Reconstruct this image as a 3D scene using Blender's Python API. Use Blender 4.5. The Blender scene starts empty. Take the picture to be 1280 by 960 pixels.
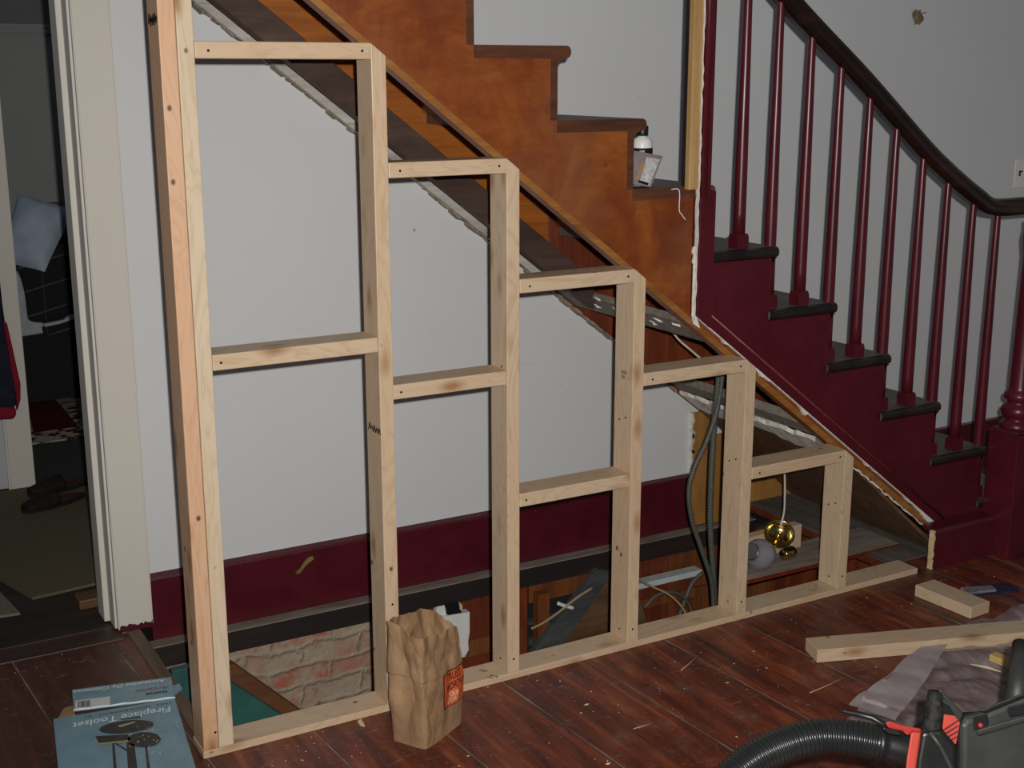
import bpy, bmesh, math, random
from mathutils import Vector, Matrix, noise
random.seed(7)
SC = bpy.context.scene
COL = SC.collection
# ------------------------------------------------------------------ camera
CAM = Vector((-0.7544, -2.8674, 1.6379)); YAW = math.radians(29.5475); PIT = math.radians(13.52); ROLL = math.radians(-0.0827); FPX = 1610.3
Fw = Vector((math.sin(YAW)*math.cos(PIT), math.cos(YAW)*math.cos(PIT), -math.sin(PIT)))
R0 = Vector((math.cos(YAW), -math.sin(YAW), 0)); U0 = R0.cross(Fw)
Rt = R0*math.cos(ROLL)+U0*math.sin(ROLL); Up = -R0*math.sin(ROLL)+U0*math.cos(ROLL)
def at(u, v, x=None, y=None, z=None, d=None):
    r = Fw+Rt*((u-640)/FPX)+Up*((480-v)/FPX)
    if x is not None: t = (x-CAM.x)/r.x
    elif y is not None: t = (y-CAM.y)/r.y
    elif z is not None: t = (z-CAM.z)/r.z
    else: t = d
    return CAM+r*t
cam = bpy.data.cameras.new('camera'); cam.sensor_width = 36; cam.lens = FPX/1280*36; cam.clip_start = .05
co = bpy.data.objects.new('camera', cam); COL.objects.link(co)
co.matrix_world = Matrix.Translation(CAM) @ Matrix((Rt, Up, -Fw)).transposed().to_4x4()
SC.camera = co
SC.view_settings.view_transform = 'Standard'; SC.view_settings.look = 'None'
SC.view_settings.gamma = 1; SC.view_settings.use_curve_mapping = False
SC.view_settings.exposure = 0.0
# ------------------------------------------------------------------ materials
def lin(c): return tuple((x/255/12.92 if x/255 <= .04045 else ((x/255+.055)/1.055)**2.4) for x in c)+(1,)
class N:
    def __init__(s, name, rough=.6, spec=.5):
        s.m = bpy.data.materials.new(name); s.m.use_nodes = True; s.t = s.m.node_tree; s.L = s.t.links
        s.b = s.t.nodes['Principled BSDF']; s.b.inputs['Roughness'].default_value = rough
        s.b.inputs['Specular IOR Level'].default_value = spec
        s.tc = s.t.nodes.new('ShaderNodeTexCoord'); s.oi = None
    def n(s, ty, **k):
        q = s.t.nodes.new('ShaderNode'+ty)
        for a, v in k.items(): setattr(q, a, v)
        return q
    def set(s, i, v):
        if hasattr(v, 'is_linked') or isinstance(v, bpy.types.NodeSocket): s.L.new(v, i)
        else: i.default_value = v
    def coord(s, scale=(1,1,1), rnd=False, rot=(0,0,0)):
        mp = s.n('Mapping'); mp.inputs['Scale'].default_value = scale; mp.inputs['Rotation'].default_value = rot
        src = s.tc.outputs['Object']
        if rnd:
            if not s.oi: s.oi = s.n('ObjectInfo')
            a = s.n('VectorMath', operation='SCALE'); s.L.new(s.oi.outputs['Random'], a.inputs['Scale']); a.inputs[0].default_value = (37, 53, 71)
            b = s.n('VectorMath', operation='ADD'); s.L.new(src, b.inputs[0]); s.L.new(a.outputs[0], b.inputs[1]); src = b.outputs[0]
        s.L.new(src, mp.inputs['Vector']); return mp.outputs[0]
    def noise(s, vec, scale, detail=4, rough=.6, dist=0):
        q = s.n('TexNoise'); q.inputs['Scale'].default_value = scale; q.inputs['Detail'].default_value = detail
        q.inputs['Roughness'].default_value = rough; q.inputs['Distortion'].default_value = dist
        s.L.new(vec, q.inputs['Vector']); return q.outputs['Fac']
    def voro(s, vec, scale, feature='F1', rnd=1):
        q = s.n('TexVoronoi'); q.feature = feature; q.inputs['Scale'].default_value = scale; q.inputs['Randomness'].default_value = rnd
        s.L.new(vec, q.inputs['Vector']); return q.outputs['Distance']
    def ramp(s, fac, stops, inter='LINEAR'):
        q = s.n('ValToRGB'); cr = q.color_ramp; cr.interpolation = inter
        while len(cr.elements) < len(stops): cr.elements.new(.5)
        for e, (p, c) in zip(cr.elements, stops):
            e.position = p; e.color = c if len(c) == 4 else tuple(c)+(1,)
        s.L.new(fac, q.inputs[0]); return q.outputs[0]
    def mix(s, fac, a, b, mode='MIX'):
        q = s.n('Mix', data_type='RGBA', blend_type=mode); s.set(q.inputs[0], fac); s.set(q.inputs[6], a); s.set(q.inputs[7], b); return q.outputs[2]
    def math(s, op, a, b=0, c=0):
        q = s.n('Math', operation=op); s.set(q.inputs[0], a); s.set(q.inputs[1], b); s.set(q.inputs[2], c); return q.outputs[0]
    def color(s, c): s.set(s.b.inputs['Base Color'], c); return s
    def bump(s, h, st=.3, dist=.004):
        q = s.n('Bump'); q.inputs['Strength'].default_value = st; q.inputs['Distance'].default_value = dist
        s.L.new(h, q.inputs['Height']); s.L.new(q.outputs[0], s.b.inputs['Normal']); return s
BW = lambda a: (a, a, a, 1)
def thr(s, fac, lo, hi): return s.ramp(fac, [(lo, BW(0)), (hi, BW(1))])
def plain(name, c, rough=.6, spec=.5, var=.12, scale=30, metallic=0, bump=0):
    s = N(name, rough, spec); v = s.noise(s.coord(rnd=True), scale, 5)
    lo = tuple(x*(1-var) for x in c[:3])+(1,); hi = tuple(min(1, x*(1+var)) for x in c[:3])+(1,)
    s.color(s.ramp(v, [(.3, lo), (.7, hi)])); s.b.inputs['Metallic'].default_value = metallic
    if bump: s.bump(v, bump)
    return s.m
def grain_scale(ax, long=1.0, cross=14): return tuple(long if i == ax else cross for i in range(3))
def pine(name, ax, base, dark, rough=.45, knots=True, spec=.5, gl=.35):
    s = N(name, rough, spec)
    warp = s.coord(grain_scale(ax, 1.6, 9), True)
    w = s.noise(warp, 1.4, 3, .5, .8)
    rings = s.math('FRACT', s.math('MULTIPLY', w, 11))
    rings = s.math('ABSOLUTE', s.math('SUBTRACT', rings, .5))
    fine = s.noise(s.coord(grain_scale(ax, 3, 90), True), 3, 3)
    g = s.math('ADD', s.math('MULTIPLY', rings, 1.1), s.math('MULTIPLY', fine, .45))
    c = s.ramp(g, [(.12, dark), (.42, base), (.8, tuple(min(1, x*1.08) for x in base[:3])+(1,))])
    c = s.mix(gl*1.6, base, c)
    big = s.noise(s.coord(grain_scale(ax, 1.2, 6), True), 1.3, 2)
    c = s.mix(s.math('MULTIPLY', thr(s, big, .45, .7), .35), c, tuple(x*y for x, y in zip(base[:3], (.98, .80, .66)))+(1,))
    if knots:
        kd = s.voro(s.coord(grain_scale(ax, 1.0, 2.4), True), 5.2)
        k2 = s.voro(s.coord(grain_scale(ax, 1.0, 1.3), True), 9.0)
        c = s.mix(s.ramp(kd, [(.06, BW(.9)), (.15, BW(.45)), (.26, BW(0))]), c, (base[0]*.55, base[1]*.36, base[2]*.22, 1))
        c = s.mix(s.ramp(k2, [(.045, BW(.9)), (.085, BW(0))]), c, (.05, .028, .015, 1))
    s.color(c); s.bump(g, .08, .002)
    return s.m
PB = (.58, .435, .29, 1); PD = (.42, .27, .14, 1)
PINE = [pine('pine_grain_'+'xyz'[a], a, PB, PD) for a in range(3)]
PINE_OR = pine('orange_pine', 2, (.64, .40, .245, 1), (.52, .27, .14, 1), knots=True)
PINE_GL = pine('glossy_pale_pine', 2, (.64, .52, .37, 1), (.50, .36, .21, 1), rough=.24)
def oldwood(name, ax, c1, c2, c3, rough=.45, scale=1.0, dust=.0, dustc=(.25,.22,.19,1), bump=.15, spec=.5):
    s = N(name, rough, spec)
    w = s.noise(s.coord(grain_scale(ax, .9*scale, 7*scale), True), 2.2, 6, .65, .6)
    f = s.noise(s.coord(grain_scale(ax, 2, 60), True), 2, 4)
    c = s.ramp(w, [(.28, c1), (.5, c2), (.72, c3)])
    c = s.mix(s.math('MULTIPLY', thr(s, f, .45, .75), .35), c, tuple(x*.55 for x in c1[:3])+(1,))
    b = s.noise(s.coord((1, 1, 1), True), 5, 5, .7)
    if dust: c = s.mix(s.math('MULTIPLY', thr(s, b, .42, .75), dust), c, dustc)
    s.color(c); s.bump(w, bump, .003)
    return s.m
ORANGE = [oldwood('varnished_orange_wood_'+'xyz'[a], a, (.14, .030, .007, 1), (.225, .058, .011, 1), (.31, .098, .020, 1), .38, .4, .45, (.21, .115, .062, 1)) for a in range(3)]
def flank():
    s = N('mottled_orange_varnished_flank', .40, .5)
    a = s.noise(s.coord((2.0, 1, 1.2)), 1.6, 7, .68, .8); b = s.noise(s.coord((1, 1, 2.4), rot=(0, .5, 0)), 7, 6, .7, .6); h = s.noise(s.coord(), 2.6, 4, .6)
    c = s.ramp(s.math('ADD', s.math('MULTIPLY', a, .65), s.math('MULTIPLY', b, .35)), [(.34, (.12, .026, .007, 1)), (.47, (.185, .040, .008, 1)), (.58, (.26, .070, .012, 1)), (.70, (.33, .11, .022, 1))])
    c = s.mix(s.math('MULTIPLY', thr(s, h, .50, .72), .38), c, (.21, .115, .065, 1))
    k = s.voro(s.coord((1, 1, 1)), 5.5); c = s.mix(s.ramp(k, [(.03, BW(.75)), (.07, BW(0))]), c, (.05, .012, .006, 1))
    sc = s.noise(s.coord((6, 1, 1), rot=(0, .9, 0)), 8, 4, .6, 2); c = s.mix(s.math('MULTIPLY', thr(s, sc, .70, .76), .5), c, (.42, .30, .2, 1))
    s.color(c); s.bump(b, .12, .003); return s.m
FLANK = flank()
ORLIT = [oldwood('lit_orange_wood', a, (.26, .065, .009, 1), (.36, .105, .014, 1), (.46, .155, .025, 1), .45) for a in (0, 2)]  # brighter orange copy: lit look of the upper riser backs painted in
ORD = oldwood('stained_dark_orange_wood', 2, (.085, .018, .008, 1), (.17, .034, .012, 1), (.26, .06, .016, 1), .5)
ORANGE_EDGE = oldwood('raw_orange_edge', 0, (.20, .065, .012, 1), (.29, .11, .022, 1), (.38, .18, .05, 1), .5)
REDWOOD = oldwood('deep_red_and_shaded_wood', 1, (.10, .010, .007, 1), (.16, .018, .010, 1), (.24, .040, .012, 1), .5)  # own red on the plank edge; painted shade on tread undersides
BROWNBEAM = oldwood('dark_brown_beam_wood', 0, (.030, .014, .010, 1), (.055, .026, .018, 1), (.10, .052, .035, 1), .7, 1, .25, (.12, .09, .075, 1))
LEDGE = oldwood('near_black_beam_wood', 0, (.006, .004, .0035, 1), (.013, .007, .006, 1), (.03, .014, .010, 1), .75)
DUSTY = oldwood('dusty_grey_board', 0, (.12, .095, .07, 1), (.22, .18, .14, 1), (.34, .29, .24, 1), .85, 2, .4, (.36, .33, .29, 1))
GREYPL = oldwood('plaster_stained_plank', 0, (.26, .22, .18, 1), (.48, .44, .39, 1), (.62, .58, .53, 1), .85, 1.5, .55, (.55, .53, .49, 1))
BROWNPANEL = oldwood('dull_brown_board', 0, (.08, .035, .014, 1), (.13, .062, .026, 1), (.19, .10, .045, 1), .55, 1, .2)
PANEL = oldwood('brown_orange_board', 2, (.10, .028, .009, 1), (.19, .058, .016, 1), (.26, .095, .03, 1), .5)
BLUEGREY = oldwood('blue_grey_worn_board', 0, (.03, .033, .035, 1), (.055, .06, .06, 1), (.09, .095, .09, 1), .8)
TEAL = plain('teal_paint', (.024, .095, .082, 1), .6, var=.3, scale=8)
def maroon():
    s = N('maroon_gloss_paint', .32, .45); v = s.noise(s.coord(rnd=True), 7, 5, .65)
    c = s.ramp(v, [(.3, (.066, .0065, .012, 1)), (.7, (.098, .010, .018, 1))])
    sp = s.voro(s.coord(rnd=True), 16)
    c = s.mix(s.ramp(sp, [(.012, BW(.7)), (.028, BW(0))]), c, (.4, .22, .2, 1))
    s.color(c); s.bump(s.noise(s.coord(), 45, 3), .05); return s.m
MAROON = maroon()
def tread_m():
    s = N('worn_dark_tread', .55, .4); v = s.noise(s.coord((1, 2, 1), True), 6, 6, .7)
    s.color(s.ramp(v, [(.3, (.075, .062, .05, 1)), (.55, (.125, .108, .09, 1)), (.75, (.19, .168, .145, 1))])); s.bump(v, .15); return s.m
TREAD = tread_m()
NOSE = plain('black_nosing', (.018, .014, .012, 1), .35, .5, .5, 12)
NOSEBR = oldwood('brown_tread_end', 0, (.05, .018, .010, 1), (.10, .036, .017, 1), (.16, .062, .028, 1), .4)
RAILM = oldwood('dark_varnish_handrail', 0, (.008, .004, .003, 1), (.016, .007, .005, 1), (.04, .014, .008, 1), .26)
def wall_m(name, c, marks=True):
    s = N(name, .62, .3)
    v = s.noise(s.coord(), 1.3, 4); cc = s.ramp(v, [(.3, tuple(x*.96 for x in c[:3])+(1,)), (.7, c)])
    if marks:
        d = s.voro(s.coord(), 4.5); cc = s.mix(s.ramp(d, [(.012, BW(.85)), (.025, BW(0))]), cc, (.2, .17, .15, 1))
        m = s.noise(s.coord((1, 1, 4)), 5, 5, .6, 1.5); cc = s.mix(s.math('MULTIPLY', thr(s, m, .68, .78), .22), cc, (.3, .28, .27, 1))
    s.color(cc); s.bump(s.noise(s.coord(), 18, 4), .06, .003); return s.m
WALL = wall_m('painted_white_wall', (.66, .665, .67, 1))
PLASTER = plain('broken_white_plaster', (.72, .69, .63, 1), .9, .2, .2, 60, bump=.6)
TRIMW = wall_m('cream_white_trim_paint', (.66, .62, .55, 1), False)
CREAM = plain('raw_cut_wood_edge', (.62, .48, .26, 1), .7, .3, .25, 40)
TANEDGE = oldwood('tan_wall_edge', 2, (.36, .20, .075, 1), (.50, .30, .12, 1), (.60, .40, .18, 1), .7)
def floor_m():
    s = N('worn_red_brown_floorboards', .38, .5)
    src = s.coord(); sep = s.n('SeparateXYZ'); s.L.new(src, sep.inputs[0])
    X, Y = sep.outputs['X'], sep.outputs['Y']
    xs = s.math('SUBTRACT', X, s.math('MULTIPLY', Y, -.065))
    t = s.math('MULTIPLY', s.math('SUBTRACT', xs, .838-2.77), 1/.277)
    cell = s.math('FLOOR', t); fr = s.math('FRACT', t)
    edge = s.math('MINIMUM', fr, s.math('SUBTRACT', 1, fr))
    wn = s.n('TexWhiteNoise', noise_dimensions='1D'); s.L.new(cell, wn.inputs['W'])
    g = s.noise(s.coord((9, 1.1, 5)), 2.2, 7, .68, .5)
    f = s.noise(s.coord((1, 1, 1)), 9, 8, .72)
    c = s.ramp(g, [(.32, (.032, .009, .007, 1)), (.46, (.12, .022, .011, 1)), (.58, (.22, .045, .016, 1)), (.70, (.36, .11, .035, 1))])
    c = s.mix(s.math('MULTIPLY', wn.outputs['Value'], .35), c, (.06, .020, .012, 1))
    c = s.mix(s.math('MULTIPLY', thr(s, f, .52, .70), .42), c, (.21, .12, .095, 1))
    # darker towards the left
    lf = s.ramp(s.math('ADD', X, s.math('MULTIPLY', s.noise(s.coord(), 2, 3), .25)), [(.0, BW(1)), (.28, BW(0))])
    c = s.mix(s.math('MULTIPLY', lf, .62), c, (.040, .019, .012, 1))
    fl = s.voro(s.coord(), 42); c = s.mix(s.ramp(fl, [(.05, BW(.5)), (.09, BW(0))]), c, (.42, .36, .28, 1))
    sc = s.noise(s.coord((2, 9, 1), rot=(0, 0, .6)), 6, 6, .7, 1.2); c = s.mix(s.math('MULTIPLY', thr(s, sc, .60, .74), .6), c, (.40, .33, .30, 1))
    # dusty light seams
    en = s.math('ADD', edge, s.math('MULTIPLY', s.math('SUBTRACT', f, .5), .035))
    seam = s.ramp(en, [(.002, BW(1)), (.012, BW(0))])
    c = s.mix(s.ramp(edge, [(.005, BW(.7)), (.022, BW(0))]), c, (.02, .012, .009, 1))
    c = s.mix(s.math('MULTIPLY', seam, s.math('ADD', .25, s.math('MULTIPLY', thr(s, s.noise(s.coord((1, 1, 1)), 4, 3), .4, .6), .6))), c, (.33, .26, .20, 1))
    # dusty area behind the stairs' foot
    dz = s.math('MULTIPLY', s.ramp(X, [(0, BW(0)), (1, BW(1))]), 1)
    s.color(c); s.set(s.b.inputs['Roughness'], s.ramp(f, [(.3, BW(.28)), (.7, BW(.6))])); s.bump(s.math('ADD', g, s.math('MULTIPLY', s.ramp(edge, [(0, BW(0)), (.02, BW(1))]), 1.2)), .25, .004)
    return s.m
FLOOR = floor_m()
def dustfloor():
    return oldwood('dust_covered_subfloor', 1, (.045, .035, .028, 1), (.10, .085, .07, 1), (.18, .155, .13, 1), .85, 2, .5, (.20, .18, .155, 1))
DFLOOR = dustfloor()
def brick():
    s = N('rough_whitewashed_brick', .9, .2)
    tc = s.coord((1, 1, 1)); sep = s.n('SeparateXYZ'); s.L.new(tc, sep.inputs[0])
    dn = s.noise(tc, 9, 4)
    cb = s.n('CombineXYZ'); s.L.new(s.math('ADD', sep.outputs['X'], s.math('MULTIPLY', dn, .10)), cb.inputs[0]); s.L.new(s.math('ADD', sep.outputs['Z'], s.math('MULTIPLY', dn, .07)), cb.inputs[1])
    b = s.n('TexBrick'); s.L.new(cb.outputs[0], b.inputs['Vector']); b.inputs['Scale'].default_value = 1
    b.inputs['Brick Width'].default_value = .205; b.inputs['Row Height'].default_value = .072; b.inputs['Mortar Size'].default_value = .013; b.inputs['Mortar Smooth'].default_value = 1
    b.inputs['Color1'].default_value = (.42, .12, .075, 1); b.inputs['Color2'].default_value = (.40, .26, .20, 1); b.inputs['Mortar'].default_value = (.34, .28, .20, 1)
    p = s.noise(tc, 11, 7, .7); c = s.mix(s.math('MULTIPLY', thr(s, p, .42, .58), .9), b.outputs['Color'], (.40, .34, .25, 1))
    p2 = s.noise(s.coord(), 17, 6, .7); c = s.mix(thr(s, p2, .62, .7), c, (.16, .12, .09, 1))
    p3 = s.noise(s.coord((1.3, 1, 1)), 23, 6, .7); c = s.mix(s.math('MULTIPLY', thr(s, p3, .62, .7), .7), c, (.62, .56, .46, 1))
    s.color(c); s.bump(s.math('ADD', b.outputs['Fac'], s.math('MULTIPLY', p, -1.6)), .6, .012); return s.m
BRICK = brick()
BLACKP = plain('black_plastic', (.010, .0105, .0105, 1), .38, .5, .35, 25, bump=.1)
GREYP = plain('dark_grey_scuffed_plastic', (.028, .030, .028, 1), .5, .4, .3, 14, bump=.1)
HOSEM = plain('ribbed_hose_plastic', (.013, .0145, .0145, 1), .27, .5, .2, 25)
REDP = plain('red_plastic', (.34, .028, .020, 1), .4, .5, .12, 25)
ORP = plain('orange_red_plastic', (.46, .055, .035, 1), .45, .5, .1, 25)
BLACK = plain('black_ink', (.008, .008, .010, 1), .7, .2, .1)
WHITEP = plain('white_plastic', (.78, .77, .75, 1), .4, .5, .05)
def cardboard(name, c):
    s = N(name, .42, .5); v = s.noise(s.coord(), 14, 5)
    cc = s.ramp(v, [(.3, tuple(x*.85 for x in c)+(1,)), (.7, tuple(x*1.1 for x in c)+(1,))])
    m = s.noise(s.coord((5, 1, 1), rot=(0, 0, .5)), 9, 5, .7, 2); cc = s.mix(s.math('MULTIPLY', thr(s, m, .66, .74), .4), cc, (.5, .58, .6, 1))
    s.color(cc); s.bump(v, .2); return s.m
BLUEBOX = cardboard('blue_printed_cardboard', (.18, .30, .36)); BLUELT = cardboard('pale_blue_printed_cardboard', (.22, .38, .45))
BROWNCARD = plain('brown_cardboard', (.36, .22, .11, 1), .8)
def kraft():
    s = N('crumpled_kraft_paper', .55, .35); v = s.noise(s.coord(), 10, 6)
    s.color(s.ramp(v, [(.3, (.25, .145, .075, 1)), (.7, (.39, .24, .13, 1))])); s.bump(s.noise(s.coord((1, 1, .6)), 34, 5, .55, 1.5), .35, .006); return s.m
KRAFT = kraft()
KLABEL = plain('orange_bag_print', (.62, .12, .035, 1), .55, .3, .15)
MARP = plain('dark_maroon_print', (.075, .012, .016, 1), .6, .3)
CREAMP = plain('pale_print', (.62, .45, .28, 1), .6, .3)
PALEPR = plain('pale_silver_print', (.80, .84, .84, 1), .5, .3)
SILVERP = plain('silver_print', (.72, .78, .80, 1), .5, .3)
REDPRINT = plain('red_print', (.35, .02, .02, 1), .5)
def brass():
    s = N('polished_brass', .16); s.b.inputs['Metallic'].default_value = 1; s.color((.62, .48, .17, 1))
    s.bump(s.noise(s.coord(), 20, 2), .03); return s.m
BRASS = brass()
def frosted():
    s = N('frosted_lilac_glass', .18); s.color((.62, .60, .66, 1)); s.b.inputs['Transmission Weight'].default_value = .75; s.b.inputs['IOR'].default_value = 1.3
    s.b.inputs['Roughness'].default_value = .25; return s.m
GLASS = frosted()
CONDM = plain('grey_metal_conduit', (.075, .078, .064, 1), .5, .5, .2, 60)
CABLEG = plain('grey_cable_jacket', (.10, .095, .08, 1), .6)
CABLEW = plain('off_white_cable_jacket', (.55, .50, .42, 1), .5)
CABLET = plain('tan_cable_jacket', (.36, .25, .14, 1), .6)
WHITEST = plain('pale_blue_white_strip', (.55, .62, .62, 1), .5)
def film():
    s = N('clear_plastic_film', .22, .5)
    w = s.noise(s.coord((3, 1, 1)), 5, 5, .6, 1.5)
    tr = s.n('BsdfTransparent'); mx = s.n('MixShader')
    s.color(s.ramp(w, [(.3, (.26, .215, .22, 1)), (.7, (.50, .43, .44, 1))])); s.bump(w, .35, .01)
    s.set(mx.inputs[0], s.ramp(w, [(.3, BW(.38)), (.7, BW(.62))])); s.L.new(tr.outputs[0], mx.inputs[1]); s.L.new(s.b.outputs[0], mx.inputs[2])
    s.L.new(mx.outputs[0], s.t.nodes['Material Output'].inputs[0]); return s.m
FILM = film()
def film2():
    s = N('doubled_plastic_film', .3, .5); w = s.noise(s.coord((3, 1, 1)), 6, 5, .6, 1)
    tr = s.n('BsdfTransparent'); mx = s.n('MixShader'); s.color(s.ramp(w, [(.3, (.38, .32, .325, 1)), (.7, (.50, .43, .43, 1))])); s.bump(w, .12, .008)
    mx.inputs[0].default_value = .86; s.L.new(tr.outputs[0], mx.inputs[1]); s.L.new(s.b.outputs[0], mx.inputs[2])
    s.L.new(mx.outputs[0], s.t.nodes['Material Output'].inputs[0]); return s.m
FILM2 = film2()
CARPET = plain('beige_brown_carpet', (.135, .115, .075, 1), .95, .1, .25, 160, bump=.6)
DARKCARP = plain('dark_grey_green_carpet', (.060, .062, .055, 1), .95, .1, .25, 160, bump=.5)
MATM = plain('grey_beige_mat', (.19, .17, .135, 1), .95, .1, .2, 120, bump=.4)
DARKBRD = oldwood('black_brown_threshold', 0, (.010, .007, .006, 1), (.020, .013, .010, 1), (.05, .032, .022, 1), .6, 1, .35, (.07, .05, .04, 1))
THR = oldwood('brown_threshold_board', 0, (.03, .014, .010, 1), (.06, .028, .018, 1), (.11, .05, .028, 1), .5)
def rugm():
    s = N('maroon_cream_rug', .95, .1)
    v = s.noise(s.coord((2, 6, 1)), 6, 2, .5, .6); c = s.ramp(v, [(.46, (.05, .006, .010, 1)), (.50, (.36, .32, .26, 1))])
    s.color(c); return s.m
RUG = rugm(); RUGC = plain('deep_red_rug_field', (.075, .008, .012, 1), .95, .1, .2, 60); RUGB = N('rug_border', .95, .1)
_v = RUGB.noise(RUGB.coord((1, 1, 1)), 16, 2, .5, .5); RUGB.color(RUGB.ramp(_v, [(.46, (.10, .012, .016, 1)), (.50, (.42, .38, .30, 1))])); RUGB = RUGB.m
def plaid():
    s = N('dark_plaid_blanket', .95, .15); sep = s.n('SeparateXYZ'); s.L.new(s.coord(), sep.inputs[0])
    def ln(o, k): f = s.math('FRACT', s.math('MULTIPLY', o, k)); return s.ramp(f, [(.04, BW(1)), (.07, BW(0))])
    a = s.math('MAXIMUM', ln(s.math('ADD', sep.outputs['Z'], s.math('MULTIPLY', sep.outputs['X'], -.25)), 8), s.math('MULTIPLY', ln(sep.outputs['X'], 9), .5))
    s.color(s.mix(s.math('MULTIPLY', a, .5), (.018, .020, .020, 1), (.13, .14, .14, 1))); return s.m
PLAID = plaid()
PILLOWM = plain('pale_blue_grey_pillowcase', (.46, .53, .64, 1), .85, .2, .12, 9)
SHEET = plain('white_bedsheet', (.46, .48, .50, 1), .85, .2, .1, 20)
DARKV = plain('painted_shade_black', (.01, .01, .01, 1), .9)  # near black that paints in shade, under the bed and in the cellar
NAVY = plain('navy_fabric', (.012, .014, .028, 1), .9, .2, .3, 60); REDF = plain('red_knit_trim', (.20, .008, .020, 1), .9, .2)
SLIP = plain('dark_slipper_fabric', (.016, .012, .011, 1), .85, .2, .4, 50); SLIPR = plain('dull_red_slipper_lining', (.06, .010, .012, 1), .85)
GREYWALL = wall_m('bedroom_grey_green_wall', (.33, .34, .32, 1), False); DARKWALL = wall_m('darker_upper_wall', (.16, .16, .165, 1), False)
RAWWD = plain('raw_splinter_wood', (.62, .50, .32, 1), .8)
BLISTER = plain('blue_card_print', (.018, .03, .07, 1), .25, .6, .5, 30)
HOLEM = plain('brown_wall_damage', (.22, .16, .10, 1), .95, .1, .5, 60)
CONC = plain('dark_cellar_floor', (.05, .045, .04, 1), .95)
YSCRAP = plain('yellow_pine_scrap', (.55, .38, .13, 1), .6)
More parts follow.
